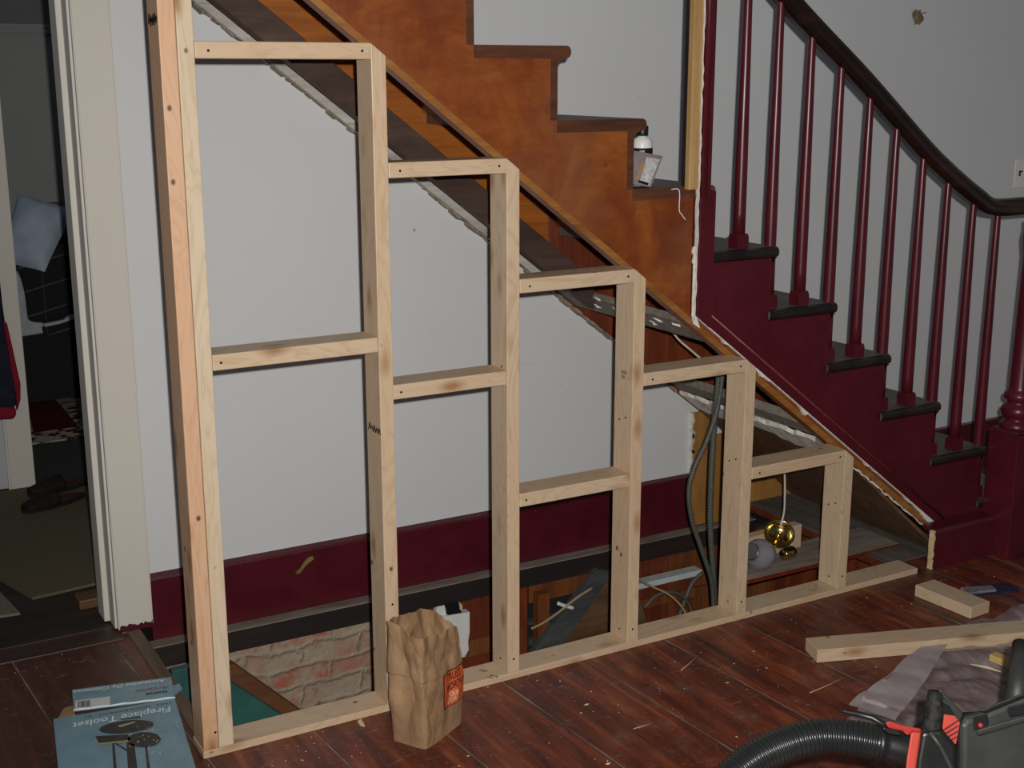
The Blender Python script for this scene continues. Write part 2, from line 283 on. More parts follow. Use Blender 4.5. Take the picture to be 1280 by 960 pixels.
# ------------------------------------------------------------------ helpers
def link(o, parent=None):
    COL.objects.link(o)
    if parent is not None:
        o.parent = parent; o.matrix_parent_inverse = Matrix.Translation(-parent.location) if parent.type == 'EMPTY' and parent.parent is None else Matrix()
    return o
class MB:
    def __init__(s): s.v = []; s.f = []; s.mi = []; s.sm = []
    def add(s, vs, fs, mi=0, sm=False):
        o = len(s.v); s.v += [tuple(v) for v in vs]; s.f += [tuple(i+o for i in f) for f in fs]; s.mi += [mi]*len(fs); s.sm += [sm]*len(fs); return s
    def box(s, x0, x1, y0, y1, z0, z1, mi=0, M=None):
        vs = [Vector((x, y, z)) for z in (z0, z1) for y in (y0, y1) for x in (x0, x1)]
        if M: vs = [M @ v for v in vs]
        return s.add(vs, [(0, 2, 3, 1), (4, 5, 7, 6), (0, 1, 5, 4), (2, 6, 7, 3), (0, 4, 6, 2), (1, 3, 7, 5)], mi)
    def prism(s, poly, y0, y1, mi=0, plane='xz'):
        """poly extruded along the remaining axis"""
        n = len(poly)
        def mk(a, b, c): return {'xz': (a, c, b), 'xy': (a, b, c), 'yz': (c, a, b)}[plane]
        vs = [mk(a, b, y0) for a, b in poly]+[mk(a, b, y1) for a, b in poly]
        fs = [tuple(range(n)), tuple(range(2*n-1, n-1, -1))]+[(i, i+n, (i+1) % n+n, (i+1) % n) for i in range(n)]
        return s.add(vs, fs, mi)
    def tube(s, pts, r, n=10, mi=0, cap=True, sm=True):
        pts = [Vector(p) for p in pts]; rs = r if isinstance(r, (list, tuple)) else [r]*len(pts)
        up = None; rings = []
        for i, p in enumerate(pts):
            t = (pts[min(i+1, len(pts)-1)]-pts[max(i-1, 0)]).normalized()
            if up is None:
                up = t.orthogonal().normalized()
            up = (up-t*up.dot(t)).normalized(); sd = t.cross(up)
            rings.append([p+(up*math.cos(2*math.pi*k/n)+sd*math.sin(2*math.pi*k/n))*rs[i] for k in range(n)])
        vs = [v for q in rings for v in q]; fs = []
        for i in range(len(pts)-1):
            for k in range(n): fs.append((i*n+k, i*n+(k+1) % n, (i+1)*n+(k+1) % n, (i+1)*n+k))
        if cap: fs += [tuple(range(n-1, -1, -1)), tuple((len(pts)-1)*n+k for k in range(n))]
        return s.add(vs, fs, mi, sm)
    def lathe(s, prof, c=(0, 0, 0), n=24, mi=0, M=None):
        vs = []; fs = []
        for r, z in prof:
            for k in range(n):
                a = 2*math.pi*k/n; v = Vector((r*math.cos(a), r*math.sin(a), z))
                if M: v = M @ v
                vs.append(v+Vector(c))
        m = len(prof)
        for i in range(m-1):
            for k in range(n): fs.append((i*n+k, i*n+(k+1) % n, (i+1)*n+(k+1) % n, (i+1)*n+k))
        fs += [tuple(range(n-1, -1, -1)), tuple((m-1)*n+k for k in range(n))]
        return s.add(vs, fs, mi, True)
    def sweep(s, prof, pts, mi=0, sm=True):
        """profile (a: across +y, b: up) swept along pts lying in an x-z plane"""
        pts = [Vector(p) for p in pts]; vs = []; fs = []; n = len(prof)
        for i, p in enumerate(pts):
            t = (pts[min(i+1, len(pts)-1)]-pts[max(i-1, 0)]).normalized(); sd = Vector((0, 1, 0)); u = t.cross(sd)*-1
            if u.z < 0: u = -u
            for a, b in prof: vs.append(p+sd*a+u*b)
        for i in range(len(pts)-1):
            for k in range(n): fs.append((i*n+k, i*n+(k+1) % n, (i+1)*n+(k+1) % n, (i+1)*n+k))
        fs += [tuple(range(n)), tuple((len(pts)-1)*n+k for k in range(n-1, -1, -1))]
        return s.add(vs, fs, mi, sm)
    def build(s, name, mats, parent=None, bevel=0, origin=None, solid=0, sub=0, seg=2):
        me = bpy.data.meshes.new(name); vs = s.v
        par_off = Vector((0, 0, 0))
        if parent is not None:
            q = parent
            while q is not None: par_off += q.location; q = q.parent
            vs = [tuple(Vector(v)-par_off) for v in vs]
        org = Vector(origin) if origin is not None else None
        if org is not None: vs = [tuple(Vector(v)-org) for v in vs]
        me.from_pydata(vs, [], s.f); me.update()
        bm = bmesh.new(); bm.from_mesh(me); bmesh.ops.recalc_face_normals(bm, faces=bm.faces); bm.to_mesh(me); bm.free()
        if not isinstance(mats, (list, tuple)): mats = [mats]
        for m in mats: me.materials.append(m)
        for p, mi, sm in zip(me.polygons, s.mi, s.sm): p.material_index = mi; p.use_smooth = sm
        o = bpy.data.objects.new(name, me); COL.objects.link(o)
        if parent is not None: o.parent = parent
        if org is not None: o.location = org
        if bevel:
            b = o.modifiers.new('b', 'BEVEL'); b.width = bevel; b.segments = seg; b.limit_method = 'ANGLE'; b.angle_limit = math.radians(35)
        if solid:
            b = o.modifiers.new('s', 'SOLIDIFY'); b.thickness = solid; b.offset = -1
        if sub:
            b = o.modifiers.new('u', 'SUBSURF'); b.levels = b.render_levels = sub
        return o
def tag(o, label, cat, group=None):
    o['label'] = label; o['category'] = cat
    if group: o['group'] = group
    return o
def stru(o): o['kind'] = 'structure'; return o
def thing(name, label, cat, loc=(0, 0, 0), group=None):
    o = bpy.data.objects.new(name, None); o.empty_display_size = .05; COL.objects.link(o); o.location = loc
    return tag(o, label, cat, group)
def jag(p0, p1, n, amp, seed=0, axis=(0, 0, 1)):
    """jagged line between two 3-D points"""
    rr = random.Random(seed); p0, p1 = Vector(p0), Vector(p1); ax = Vector(axis); out = []
    for i in range(n+1):
        out.append(p0.lerp(p1, i/n)+ax*(rr.uniform(-1, 1)*amp if 0 < i < n else 0))
    return out
def smooth_path(pts, k=6):
    P = [Vector(p) for p in pts]; P = [P[0]*2-P[1]]+P+[P[-1]*2-P[-2]]; out = []
    for i in range(1, len(P)-2):
        for j in range(k):
            t = j/k; a, b, c, d = P[i-1:i+3]
            out.append(.5*((2*b)+(-a+c)*t+(2*a-5*b+4*c-d)*t*t+(-a+3*b-3*c+d)*t**3))
    out.append(P[-2]); return out
def text_mesh(txt, size, mapf, mat, name, parent, shear=0, align='LEFT', ext=.0, sx=1.0, res=2, bold=0):
    c = bpy.data.curves.new('t', 'FONT'); c.body = txt; c.size = size; c.shear = shear; c.align_x = align; c.resolution_u = res; c.offset = bold
    o = bpy.data.objects.new('t', c); COL.objects.link(o); bpy.context.view_layer.update()
    me = bpy.data.meshes.new_from_object(o.evaluated_get(bpy.context.evaluated_depsgraph_get()))
    COL.objects.unlink(o); bpy.data.objects.remove(o); bpy.data.curves.remove(c)
    bm = bmesh.new(); bm.from_mesh(me); bpy.data.meshes.remove(me)
    bmesh.ops.triangulate(bm, faces=bm.faces)
    for _ in range(1): bmesh.ops.subdivide_edges(bm, edges=[e for e in bm.edges if e.calc_length() > size*.25], cuts=1)
    m = MB(); vs = [mapf(v.co.x*sx, v.co.y) for v in bm.verts]; bm.verts.index_update()
    m.add(vs, [tuple(v.index for v in f.verts) for f in bm.faces]); bm.free()
    ob = m.build(name, mat, parent); return ob
DW = .876
RISE, RUN, SX = .1900, .2457, 1.0802
SL = RISE/RUN
def nose(n): return SX+RUN*(9-n)
def zs(s, x): return s-SL*x
# ------------------------------------------------------------------ SETTING
HX0, HX1, HY0, HY1 = .052, 2.42, .05, .862
fl = MB()
def slab(m, x0, x1, y0, y1, z1=0, t=.03, mi=0): m.box(x0, x1, y0, y1, z1-t, z1, mi)
slab(fl, -2.4, 5.2, -3.6, HY0); slab(fl, -2.4, HX0, HY0, .84); slab(fl, HX1, 5.2, HY0, DW, mi=0)
stru(fl.build('floor', [FLOOR, DFLOOR]))
df = MB(); df.box(HX1+.001, 2.75, .105, DW-.02, 0, .004); stru(df.build('trim_4', DFLOOR))
e = MB(); e.box(.012, HX0, .09, .848, -.03, .004); stru(e.build('trim_1', oldwood('tan_worn_edge_strip', 1, (.07, .045, .026, 1), (.13, .085, .05, 1), (.20, .14, .09, 1), .6), bevel=.002))
th = MB(); th.box(-1.0, .0, .90, 1.02, -.03, .006, 0); th.box(-1.0, -.004, .80, .90, -.03, .005, 1); stru(th.build('trim_2', [DARKBRD, THR], bevel=.003))
sf = MB(); sf.box(-2.4, 1.6, 1.02, 5.2, -.04, -.004); stru(sf.build('floor_bedroom', DARKBRD))
# back wall with doorway on the left; its lower edge follows the cut plaster under the stair
bw = MB(); bw.box(.05, 5.2, DW, 1.0, .14, 2.7); bw.box(-.003, .05, .862, 1.0, .02, 2.7, 0); bw.box(-2.4, -.86, DW, 1.0, 0, 2.7); bw.box(-.86, -.003, DW, 1.0, 2.21, 2.7)
stru(bw.build('wall_back', WALL))
bb = MB(); bb.box(.092, 2.14, DW-.018, DW+.02, -.05, .145); bb.prism([(DW-.018, .142), (DW-.024, .146), (DW-.020, .155), (DW, .162), (DW, .142)], .092, 2.14, plane='yz')
stru(bb.build('baseboard_back', MAROON))
bb = MB(); bb.box(2.66, 5.2, DW-.02, DW+.01, 0, .145); bb.box(2.66, 5.2, DW-.026, DW, .142, .158); stru(bb.build('baseboard_hall', MAROON))
# paint chip patches on baseboard
ch = MB()
c0 = at(380, 705, y=DW-.0195)
ch.add([c0+Vector((dx, 0, dz)) for dx, dz in ((-.030, -.022), (-.014, -.012), (.0, .006), (.016, .02), (.03, .022), (.034, .010), (.02, .002), (.004, -.008), (-.012, -.026), (-.024, -.032))], [tuple(range(10))])
chip = ch.build('paint_chip', plain('olive_old_paint', (.16, .14, .03, 1), .6, var=.5), None); stru(chip); chip.name = 'trim_5'
# dark ledge beam under baseboard (top dusty)
lg = MB(); lg.box(.055, 2.42, DW-.072, DW+.1, -.120, -.052, 0); lg.box(.055, 2.42, DW-.072, DW-.018, -.0525, -.049, 1)
stru(lg.build('trim_3', [LEDGE, DUSTY], bevel=.002))
# cellar below
m = MB(); m.box(-.35, .99, DW-.01, 1.1, -2.2, -.118); bwk = stru(m.build('wall_cellar_brick', BRICK))
m = MB(); m.box(.99, 2.6, DW+.04, 1.1, -2.2, -.12); stru(m.build('wall_cellar_back', DARKV))  # coloured near black so the gap in the boards looks unlit
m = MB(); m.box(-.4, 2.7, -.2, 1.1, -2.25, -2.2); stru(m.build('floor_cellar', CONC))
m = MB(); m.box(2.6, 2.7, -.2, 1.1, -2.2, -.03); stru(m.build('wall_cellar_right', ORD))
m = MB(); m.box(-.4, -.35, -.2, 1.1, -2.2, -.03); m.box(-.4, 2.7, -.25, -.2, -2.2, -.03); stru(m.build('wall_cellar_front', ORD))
# other hall walls (not seen, close the space to the right)
m = MB(); m.box(5.2, 5.3, -3.6, 1.0, 0, 2.7); stru(m.build('wall_right', WALL))
# orange boards beyond the broken plaster
m = MB(); m.box(2.14, 2.23, DW-.012, DW+.01, -.05, .40); m.box(2.232, 2.40, DW-.018, DW+.01, -.05, .30); m.box(2.402, 2.66, DW-.012, DW+.01, -.04, .2)
stru(m.build('wall_boards', oldwood('ochre_board', 2, (.26, .11, .025, 1), (.36, .17, .04, 1), (.44, .23, .07, 1), .6), bevel=.002))
# broken plaster end strip of the wall
def ragged_strip(m, p0, p1, w, t, axis, n=26, amp=.006, seed=3):
    a = jag(p0, p1, n, amp, seed, axis); ax = Vector(axis); rr = random.Random(seed+9); vs = []; fs = []
    for q in a:
        ww = w*rr.uniform(.35, 1.25); vs += [q, q+ax*ww, q+Vector((0, -t, 0)), q+ax*ww+Vector((0, -t, 0))]
    for i in range(n):
        b = i*4; fs += [(b, b+4, b+6, b+2), (b+1, b+3, b+7, b+5), (b+2, b+6, b+7, b+3)]
    m.add(vs, fs)
m = MB(); ragged_strip(m, (2.136, DW, .155), (2.136, DW, .40), .016, .012, (1, 0, 0), 16, .004, 5)
stru(m.build('trim_6', PLASTER))
# wall damage hole and switch plate
# door casing + jamb on the right of the left doorway
dr = MB(); dr.box(-.010, .090, .848, .862, .012, 2.2); stru_d = dr.build('door_1', TRIMW, bevel=.0025); stru(stru_d)
dj = MB(); dj.box(-.018, -.0035, .862, .93, .012, 2.2); dj.box(-.034, -.016, .93, 1.015, .012, 2.2); dj.box(-.0115, -.0065, .845, .864, .012, 2.2); dj.box(.0885, .0935, .8465, .864, .012, 2.2)
o = dj.build('door_jamb', TRIMW, stru_d, bevel=.002)
# ragged maroon paint foot under the casing
m = MB(); ragged_strip(m, (-.008, .8485, .012), (.092, .8485, .012), .012, .002, (0, 0, 1), 18, .0, 12); m.box(-.012, .092, .852, .875, 0, .013); o = m.build('casing_foot', MAROON, stru_d)
# far doorway (bedroom) casing, walls
m = MB(); m.box(-.070, .031, 2.47, 2.60, 0, 2.3); m.box(-.074, -.062, 2.462, 2.47, 0, 2.3); stru(m.build('door_2', TRIMW, bevel=.003))
m = MB(); m.box(-2.4, -.0705, 2.5, 2.6, 0, 2.5); m.box(.86, 1.6, 2.5, 2.6, 0, 2.5); m.box(.03, .86, 2.5, 2.6, 2.05, 2.5); stru(m.build('wall_bedroom_front', wall_m('pale_wall', (.50, .50, .52, 1), False)))
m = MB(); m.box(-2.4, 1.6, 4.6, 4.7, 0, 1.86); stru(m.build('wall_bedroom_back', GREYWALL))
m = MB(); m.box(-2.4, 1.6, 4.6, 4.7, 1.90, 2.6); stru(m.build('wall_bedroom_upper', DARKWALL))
m = MB(); m.box(-2.4, 1.6, 4.57, 4.62, 1.855, 1.895); m.box(-2.4, 1.6, 4.56, 4.62, 1.885, 1.90); stru(m.build('trim_7', GREYWALL))
m = MB(); m.box(1.6, 1.7, 1.0, 4.7, 0, 2.6); stru(m.build('wall_bedroom_right', GREYWALL))
# ------------------------------------------------------------------ STUD FRAME
X = [0, .493, .8565, 1.2567, 1.6619, 2.0772]; H = [0, 1.7104, 1.4326, 1.1218, .8252, .4872]; RG = [1.0087, .8827, .537]
T, W, TS = .038, .089, .0200
fr = thing('stud_wall_frame', 'unpainted pine stud framing stepping down under the open staircase', 'wall framing')
def brd(name, x0, x1, z0, z1, mat, lab=None):
    m = MB(); m.box(x0, x1, 0, W, z0, z1); o = m.build(name, mat, fr, bevel=.0025, seg=2)
    if lab: o['label'] = lab
    return o
sill = MB(); sill.box(-.002, 2.44, 0, W, 0, TS); sill = sill.build('sill_plate', PINE[0], fr, bevel=.0015)
brd('post', 0, T-.0006, TS, 2.6, PINE_OR, 'orange-toned pine stud'); brd('post', T+.0006, 2*T, TS, 2.6, PINE_GL, 'pale glossy pine stud')
studs = []
for i in range(1, 6):
    m = MB(); h = H[i]; m.prism([(X[i], TS), (X[i]+T, TS), (X[i]+T, h-SL*T), (X[i], h)], 0, W)
    studs.append(m.build('stud', PINE[2], fr, bevel=.002))
    x0 = 2*T if i == 1 else X[i-1]+T
    brd('top_plate', x0+.0004, X[i]-.0004, h-T, h, PINE[0]) if i == 99 else None
    # top plate laps over the stud's end: stud is notched visually by a plate reaching its front-left edge
    m = MB(); m.box(x0+.0004, X[i]-.0003, 0, W, h-T, h-.0005); m.build('top_plate', PINE[0], fr, bevel=.0025)
for i, r in enumerate(RG):
    x0 = 2*T if i == 0 else X[i]+T
    brd('blocking', x0+.0004, X[i+1]-.0004, r-T, r, PINE[0])
# nail heads
def nails(pts, y=-.0006):
    m = MB()
    for x, z in pts: m.lathe([(.0001, 0), (.0032, 0), (.0032, .0008), (.0001, .0008)], (x, y, z), 8, M=Matrix.Rotation(math.radians(90), 3, 'X'))
    o = m.build('nail_heads', BLACK, fr); return o
NP = [(T*.8, .065), (X[1]+.02, .3)]
for i in range(1, 6):
    x0 = 2*T if i == 1 else X[i-1]+T
    NP += [(X[i]-.022, H[i]-.019), (x0+.03, H[i]-.021), (X[i]+.018, .06)]
for i, r in enumerate(RG): NP.append(((2*T if i == 0 else X[i]+T)+.02, r-.02))
nails(NP)
m = MB()
for i in range(2, 6):
    for z, yy in ((.05, .04), (H[i]*.62, .03), (H[i]*.62-.012, .06)):
        m.lathe([(.0001, 0), (.003, 0), (.003, .0008), (.0001, .0008)], (X[i]-.0006, yy, z), 8, M=Matrix.Rotation(math.radians(-90), 3, 'Y'))
m.build('nail_heads', BLACK, fr)
# marker scribbles on the left faces
def scribble(x, z, w, h, seed, n=9):
    rr = random.Random(seed); m = MB(); pts = []
    for k in range(n):
        pts.append(Vector((x-.0008, .075-w*k/(n-1), z+(h/2 if k % 2 else -h/2)*rr.uniform(.4, 1))))
    m.tube(pts, .0014, 5); o = m.build('marker_scribble', BLACK, fr); return o
scribble(0, at(188, 25, x=0).z, .07, .03, 1, 10)
scribble(X[1], at(465, 534, x=X[1]).z, .075, .02, 2, 11)
def stamp(x, y0, z, txts, size):
    for k, tx in enumerate(txts):
        text_mesh(tx, size, lambda a, b, k=k: Vector((x-.0008, y0-a, z-k*size*.9+b)), BLACK, 'grade_stamp', fr, sx=1)
zz = at(781, 468, x=X[3]).z
stamp(X[3], .055, zz, ['IIIIIII', 'IIIII'], .016)
p = at(597, 838, z=TS)
for q in ((597, 838), (606, 847)):
    p = at(*q, z=TS+.0006); text_mesh('II' if q[0] == 597 else '12', .028, lambda a, b, p=p: p+Vector((b*.6+a, a*.2-b, 0)), BLACK, 'marker_scribble', fr)
# ------------------------------------------------------------------ STAIRCASE
st = thing('staircase', 'old straight staircase, upper flank stripped to orange wood, lower flank painted maroon', 'staircase', (2.7, .4, 0))
YO, YI = .076, .11           # outer stringer faces
TT = .032
def step_poly(x_lo, x_hi, s_low, top_off=0):
    """stringer outline between x_lo and x_hi: stepped top, sloping bottom"""
    pts = []
    for n in range(13, 0, -1):
        xr = nose(n)-.028      # riser face of step n
        zt = RISE*n-TT; xl = nose(n+1)-.028
        a, b = max(xl, x_lo), min(xr, x_hi)
        if b <= a: continue
        pts += [(a, zt-top_off), (b, zt-top_off)]
    bot = [(x_hi, max(zs(s_low, x_hi), 0)), (x_lo, max(zs(s_low, x_lo), 0))]
    xz = s_low/SL
    if x_lo < xz < x_hi: bot = [(x_hi, 0), (xz, 0), (x_lo, zs(s_low, x_lo))]
    return pts+bot
def tri_fill(m, poly, y0, y1, mi=0): m.prism(poly, y0, y1, mi)
m = MB(); tri_fill(m, step_poly(-.1, 2.71, 2.094), YO, YI); o = m.build('stringer', FLANK, st, bevel=.0015); o['label'] = 'orange varnished outer stringer'
# thin raw lower edge board of the stringer
m = MB(); m.prism([(-.1, zs(2.094, -.1)), (2.62, zs(2.094, 2.62)), (2.62, zs(2.118, 2.62)), (-.1, zs(2.118, -.1))], YO-.006, YO+.001); m.build('stringer_edge', ORANGE_EDGE, st, bevel=.0015)
# maroon facing
FX = 1.505
m = MB(); m.prism(step_poly(FX, 2.80, 2.128), .060, YO-.0005)
fac = m.build('maroon_facing', MAROON, st, bevel=.0015)
m = MB(); m.sweep([(-.004, 0), (.0, -.004), (.004, 0), (0, .004)], [(FX+.01, .0585, zs(2.170, FX+.01)), (2.66, .0585, zs(2.170, 2.66))]); m.build('bead', plain('scuffed_pale_maroon', (.17, .035, .035, 1), .4, var=.5, scale=20), fac)
m = MB(); a = jag((FX, .060, zs(2.128, FX)), (2.60, .060, zs(2.128, 2.60)), 90, .0, 4)
rr = random.Random(21); vs = []; fs = []
for i, q in enumerate(a):
    nb = noise.noise(Vector((q.x*7, 3, 0)))*.012+noise.noise(Vector((q.x*31, 9, 0)))*.010
    wd = max(.0008, -.0022+nb*1.3+(.020 if q.x > 2.42 else 0)*min(1, (q.x-2.42)*8)); wd = wd if rr.random() > .06 else wd+.006
    vs += [q+Vector((0, -.001, .003)), q+Vector((0, -.001, -wd)), q+Vector((0, .012, .003)), q+Vector((0, .012, -wd))]
for i in range(len(a)-1):
    b = i*4; fs += [(b, b+1, b+5, b+4), (b+1, b+3, b+7, b+5), (b+2, b, b+4, b+6)]
m.add(vs, fs); m.build('plaster_edge', PLASTER, fac)
# treads and risers
for n in range(1, 12):
    right = n <= 6; xn = nose(n)+(0 if right else .012); z = RISE*n
    th_ = MB(); xb = nose(n+1)-.03
    # nosing: half round profile swept along y
    prof = [(xb, z-TT), (xb, z), (xn-.014, z)]+[(xn-.014+.014*math.sin(a), z-TT/2+TT/2*math.cos(a)) for a in [math.pi*k/8 for k in range(1, 8)]]+[(xn-.014, z-TT)]
    yf = .050 if right else YO-.0145
    np_ = len(prof)
    # body
    th_.prism(prof, yf+.014 if right else YO-.0022, DW-.001, 0)
    # rounded side return
    R = 5
    for k in range(R if right else 0):
        a0 = math.pi*k/R; a1 = math.pi*(k+1)/R
        y0, z0 = yf+.014-.014*math.sin(a0), z-TT/2+TT/2*math.cos(a0); y1, z1 = yf+.014-.014*math.sin(a1), z-TT/2+TT/2*math.cos(a1)
        th_.add([(xb, y0, z0), (xn-.006, y0, z0), (xn-.006, y1, z1), (xb, y1, z1)], [(0, 1, 2, 3)], 1)
    if right: th_.add([(xn-.006, yf+.014-.014*math.sin(math.pi*k/R), z-TT/2+TT/2*math.cos(math.pi*k/R)) for k in range(R+1)], [tuple(range(R+1))], 1)
    # material per face
    for i, f in enumerate(th_.f):
        zsf = [th_.v[j][2] for j in f]; xs = [th_.v[j][0] for j in f]
        if th_.mi[i] == 1: continue
        if min(zsf) > z-.0005: th_.mi[i] = 0
        elif max(zsf) < z-TT+.0005: th_.mi[i] = 2
        elif min(xs) > xn-.02: th_.mi[i] = 1
        elif not right: th_.mi[i] = 1
    if n == 7:
        for i, f in enumerate(th_.f):
            if min(th_.v[j][0] for j in f) > xn-.02: th_.mi[i] = 3
    t = th_.build('tread', [TREAD, NOSE if right else NOSEBR, REDWOOD, NOSE], st)  # underside slot is deep red: shade below the tread put into the colour
    if n > 6: t['label'] = 'tread with bare brown end'
    mo = MB(); xr = nose(n)-.028
    cv = [(xr, z-TT-.022)]+[(xr+.020-.018*math.cos(a), z-TT-.020+.018*math.sin(a)) for a in (0, .4, .8, 1.2, 1.5)]+[(xr+.020, z-TT), (xr, z-TT)]
    mo.prism(cv, .056 if right else YO-.001, DW-.002)
    if right: mo.box(nose(n+1)-.02, xr+.008, .056, .0595, z-TT-.016, z-TT)
    mo.build('scotia', MAROON if right else NOSEBR, t)
    rs = MB(); rs.box(xr-.018, xr, .0765, DW-.001, z-RISE, z-TT)
    for i, f in enumerate(rs.f): rs.mi[i] = 0 if min(rs.v[j][0] for j in f) > xr-.001 else 1
    if n > 6: rs.box(xr-.022, xr-.0005, YO-.0012, YO+.003, z-RISE, z-TT)
    for i in range(6, len(rs.f)): rs.mi[i] = 0
    rs.build('riser', [MAROON if right else NOSEBR, ORD if n < 8 else ORLIT[1]], st)
# centre carriage, wall carriage
def carriage(y0, y1, x0, x1, s_low, mat, name, lab=None):
    m = MB(); m.prism(step_poly(x0, x1, s_low, .001), y0, y1); o = m.build(name, mat, st); 
    if lab: o['label'] = lab
def carr2(y0, y1, x0, x1, s0, s1, mat, name, lab=None):
    m = MB(); m.prism([(x0, zs(s0, x0)), (x1, zs(s0, x1)), (x1, zs(s1, x1)), (x0, zs(s1, x0))], y0, y1); o = m.build(name, mat, st, bevel=.002)
    if lab: o['label'] = lab
    return o
carr2(.60, .645, -.1, 1.52, 2.068, 2.165, BROWNBEAM, 'centre_carriage', 'dark brown beam under the middle of the steps')
carr2(DW-.045, DW-.002, -.1, 1.50, 2.088, 2.185, GREYPL, 'wall_carriage', 'plank along the wall stained with plaster')
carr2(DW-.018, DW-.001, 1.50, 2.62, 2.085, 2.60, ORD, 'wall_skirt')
carr2(DW-.017, DW-.001, -.1, 1.50, 2.19, 2.60, ORLIT[0], 'wall_skirt')
# lath and plaster remains along the wall plank
m = MB(); rr = random.Random(5)
x = -.1
while x < 2.05:
    l = rr.uniform(.012, .035); s0 = 2.084+rr.uniform(-.006, .003)
    m.prism([(x, zs(s0, x)), (x+l, zs(s0+rr.uniform(-.004, .004), x+l)), (x+l, zs(2.091, x+l)), (x, zs(2.091, x))], DW-.040+rr.uniform(-.006, .02), DW-.001); x += l*rr.uniform(.95, 1.5)
m.build('lath_remains', oldwood('crumbled_lath', 0, (.12, .09, .06, 1), (.28, .24, .18, 1), (.42, .36, .27, 1), .9, 3), st)
m = MB(); ragged_strip(m, (-.1, DW-.0455, zs(2.125, -.1)), (1.48, DW-.0455, zs(2.125, 1.48)), .004, .003, (0, 0, -1), 60, .002, 8); m.build('plaster_ridge', PLASTER, st)
# cross boards running back to the wall
def cross(px, s, wz, t, mat, name, x1=None):
    z = zs(s, px); M = Matrix.Translation((px, 0, z)) @ Matrix.Rotation(math.atan(SL), 4, 'Y')
    m = MB(); m.box(-wz, 0, YI, DW-.02, 0, t, M=M); return m.build(name, mat, st, bevel=.002)
cross(1.60, 2.098, .115, .022, DUSTY, 'cross_board')
m = MB(); rr = random.Random(3)
for k in range(9):
    yy = .16+.075*k+rr.uniform(-.02, .02); xx = 1.57-rr.uniform(.0, .07); z = zs(2.094, xx)
    pts = [Vector((xx+rr.uniform(-.008, .008)-j*.006, yy+j*.006+rr.uniform(-.004, .004), zs(2.094, xx-j*.006)-.001)) for j in range(4)]
    m = MB(); m.tube(pts, [.0015, .004, .003, .0012], 5); m.build('plaster_drip', PLASTER, st)
cross(2.06, 2.10, .085, .03, DUSTY, 'cross_board')
# broken lath and plaster slab below second cross board
m = MB(); n = 26; rr = random.Random(11); vs = []; fs = []
for i in range(n+1):
    y = YI+.01+(DW-.03-YI-.01)*i/n; w0 = .012*rr.random(); w1 = .085+.02*math.sin(i*.35)+rr.uniform(-.006, .006)
    for xx in (2.055+w0, 2.055+w1):
        z = zs(2.097, xx); vs += [(xx, y, z), (xx, y, z-.012-rr.uniform(0, .006))]
for i in range(n):
    b = i*4; fs += [(b, b+4, b+6, b+2), (b+1, b+3, b+7, b+5), (b, b+1, b+5, b+4), (b+2, b+6, b+7, b+3)]
m.add(vs, fs); m.build('plaster_remains', PLASTER, st)
m = MB()
for k in range(5):
    x0 = 2.06+.012*k; y0 = .14+.05*k; m.tube([(x0, y0, zs(2.115, x0)), (x0+.01, y0+.25, zs(2.11, x0)), (x0+.03-.01*k, y0+.42, zs(2.09, x0))], [.004, .006, .003], 5)
m.build('splinters', CABLEW, st)
# soffit board low down
m = MB(); z0 = zs(2.088, 2.13); m.prism([(2.13, zs(2.088, 2.13)), (2.645, .002), (2.645, .016), (2.13, zs(2.102, 2.13))], YI-.03, DW-.018); m.build('soffit_board', BROWNPANEL, st)
m = MB(); ragged_strip(m, (2.12, YI-.0305, zs(2.085, 2.12)), (2.62, YI-.0305, zs(2.09, 2.62)), .010, .003, (0, 0, 1), 40, .004, 31); m.build('plaster_line', PLASTER, st)
# ---- base block at the foot
bs = MB(); bs.box(2.511, 2.80, .0, .018, .0, .128); bs.box(2.56, 2.80, .018, .058, .0, .128); bs.prism([(.0, .128), (-.004, .131), (.004, .142), (.058, .147), (.058, .128)], 2.513, 2.80, plane='yz')
o = bs.build('baseboard_stair', MAROON, None, bevel=.0015); stru(o)
m = MB(); ragged_strip(m, (2.503, .018, .002), (2.503, .018, .138), .008, .019, (1, 0, 0), 14, .0012, 17); m.build('cut_edge', CREAM, o)
# ------------------------------------------------------------------ pilaster strip where the enclosure wall was cut away
pl = thing('pilaster_strip', 'tall maroon strip with torn tan and white plaster edge, left of the balusters', 'trim', (1.53, .06, .93))
m = MB(); m.prism([(1.508, zs(2.128, 1.508)+.0), (1.566, zs(2.128, 1.566)), (1.566, 1.315), (1.546, 1.32), (1.546, 2.6), (1.508, 2.6)], .046, .0598); m.build('facing', MAROON, pl, bevel=.004)
m = MB(); m.tube([(1.518, .046, 1.30), (1.518, .046, 2.6)], .010, 16); m.build('bead', MAROON, pl)
m = MB(); m.box(1.470, 1.503, .050, .072, 1.322, 2.6); m.build('wall_end', TANEDGE, pl, bevel=.002)
m = MB(); m.box(1.480, 1.53, .0722, .10, 1.322, 2.6); m.build('shade_strip', LEDGE, pl)  # dark strip added for the shadow left of the tan wall end
m = MB(); ragged_strip(m, (1.5025, .060, zs(2.11, 1.503)), (1.5025, .060, 2.6), .0035, .013, (1, 0, 0), 80, .0015, 41); m.build('plaster_edge', PLASTER, pl)
m = MB(); m.prism([(1.500, 1.12), (1.500, .96), (1.507, .935), (1.53, .92), (1.52, .945), (1.508, .97), (1.508, 1.12)], .0555, .060); ragged_strip(m, (1.502, .061, 1.16), (1.502, .061, 1.11), .006, .006, (-1, 0, 0), 6, .002, 2); m.build('plaster_scrap', PLASTER, pl)
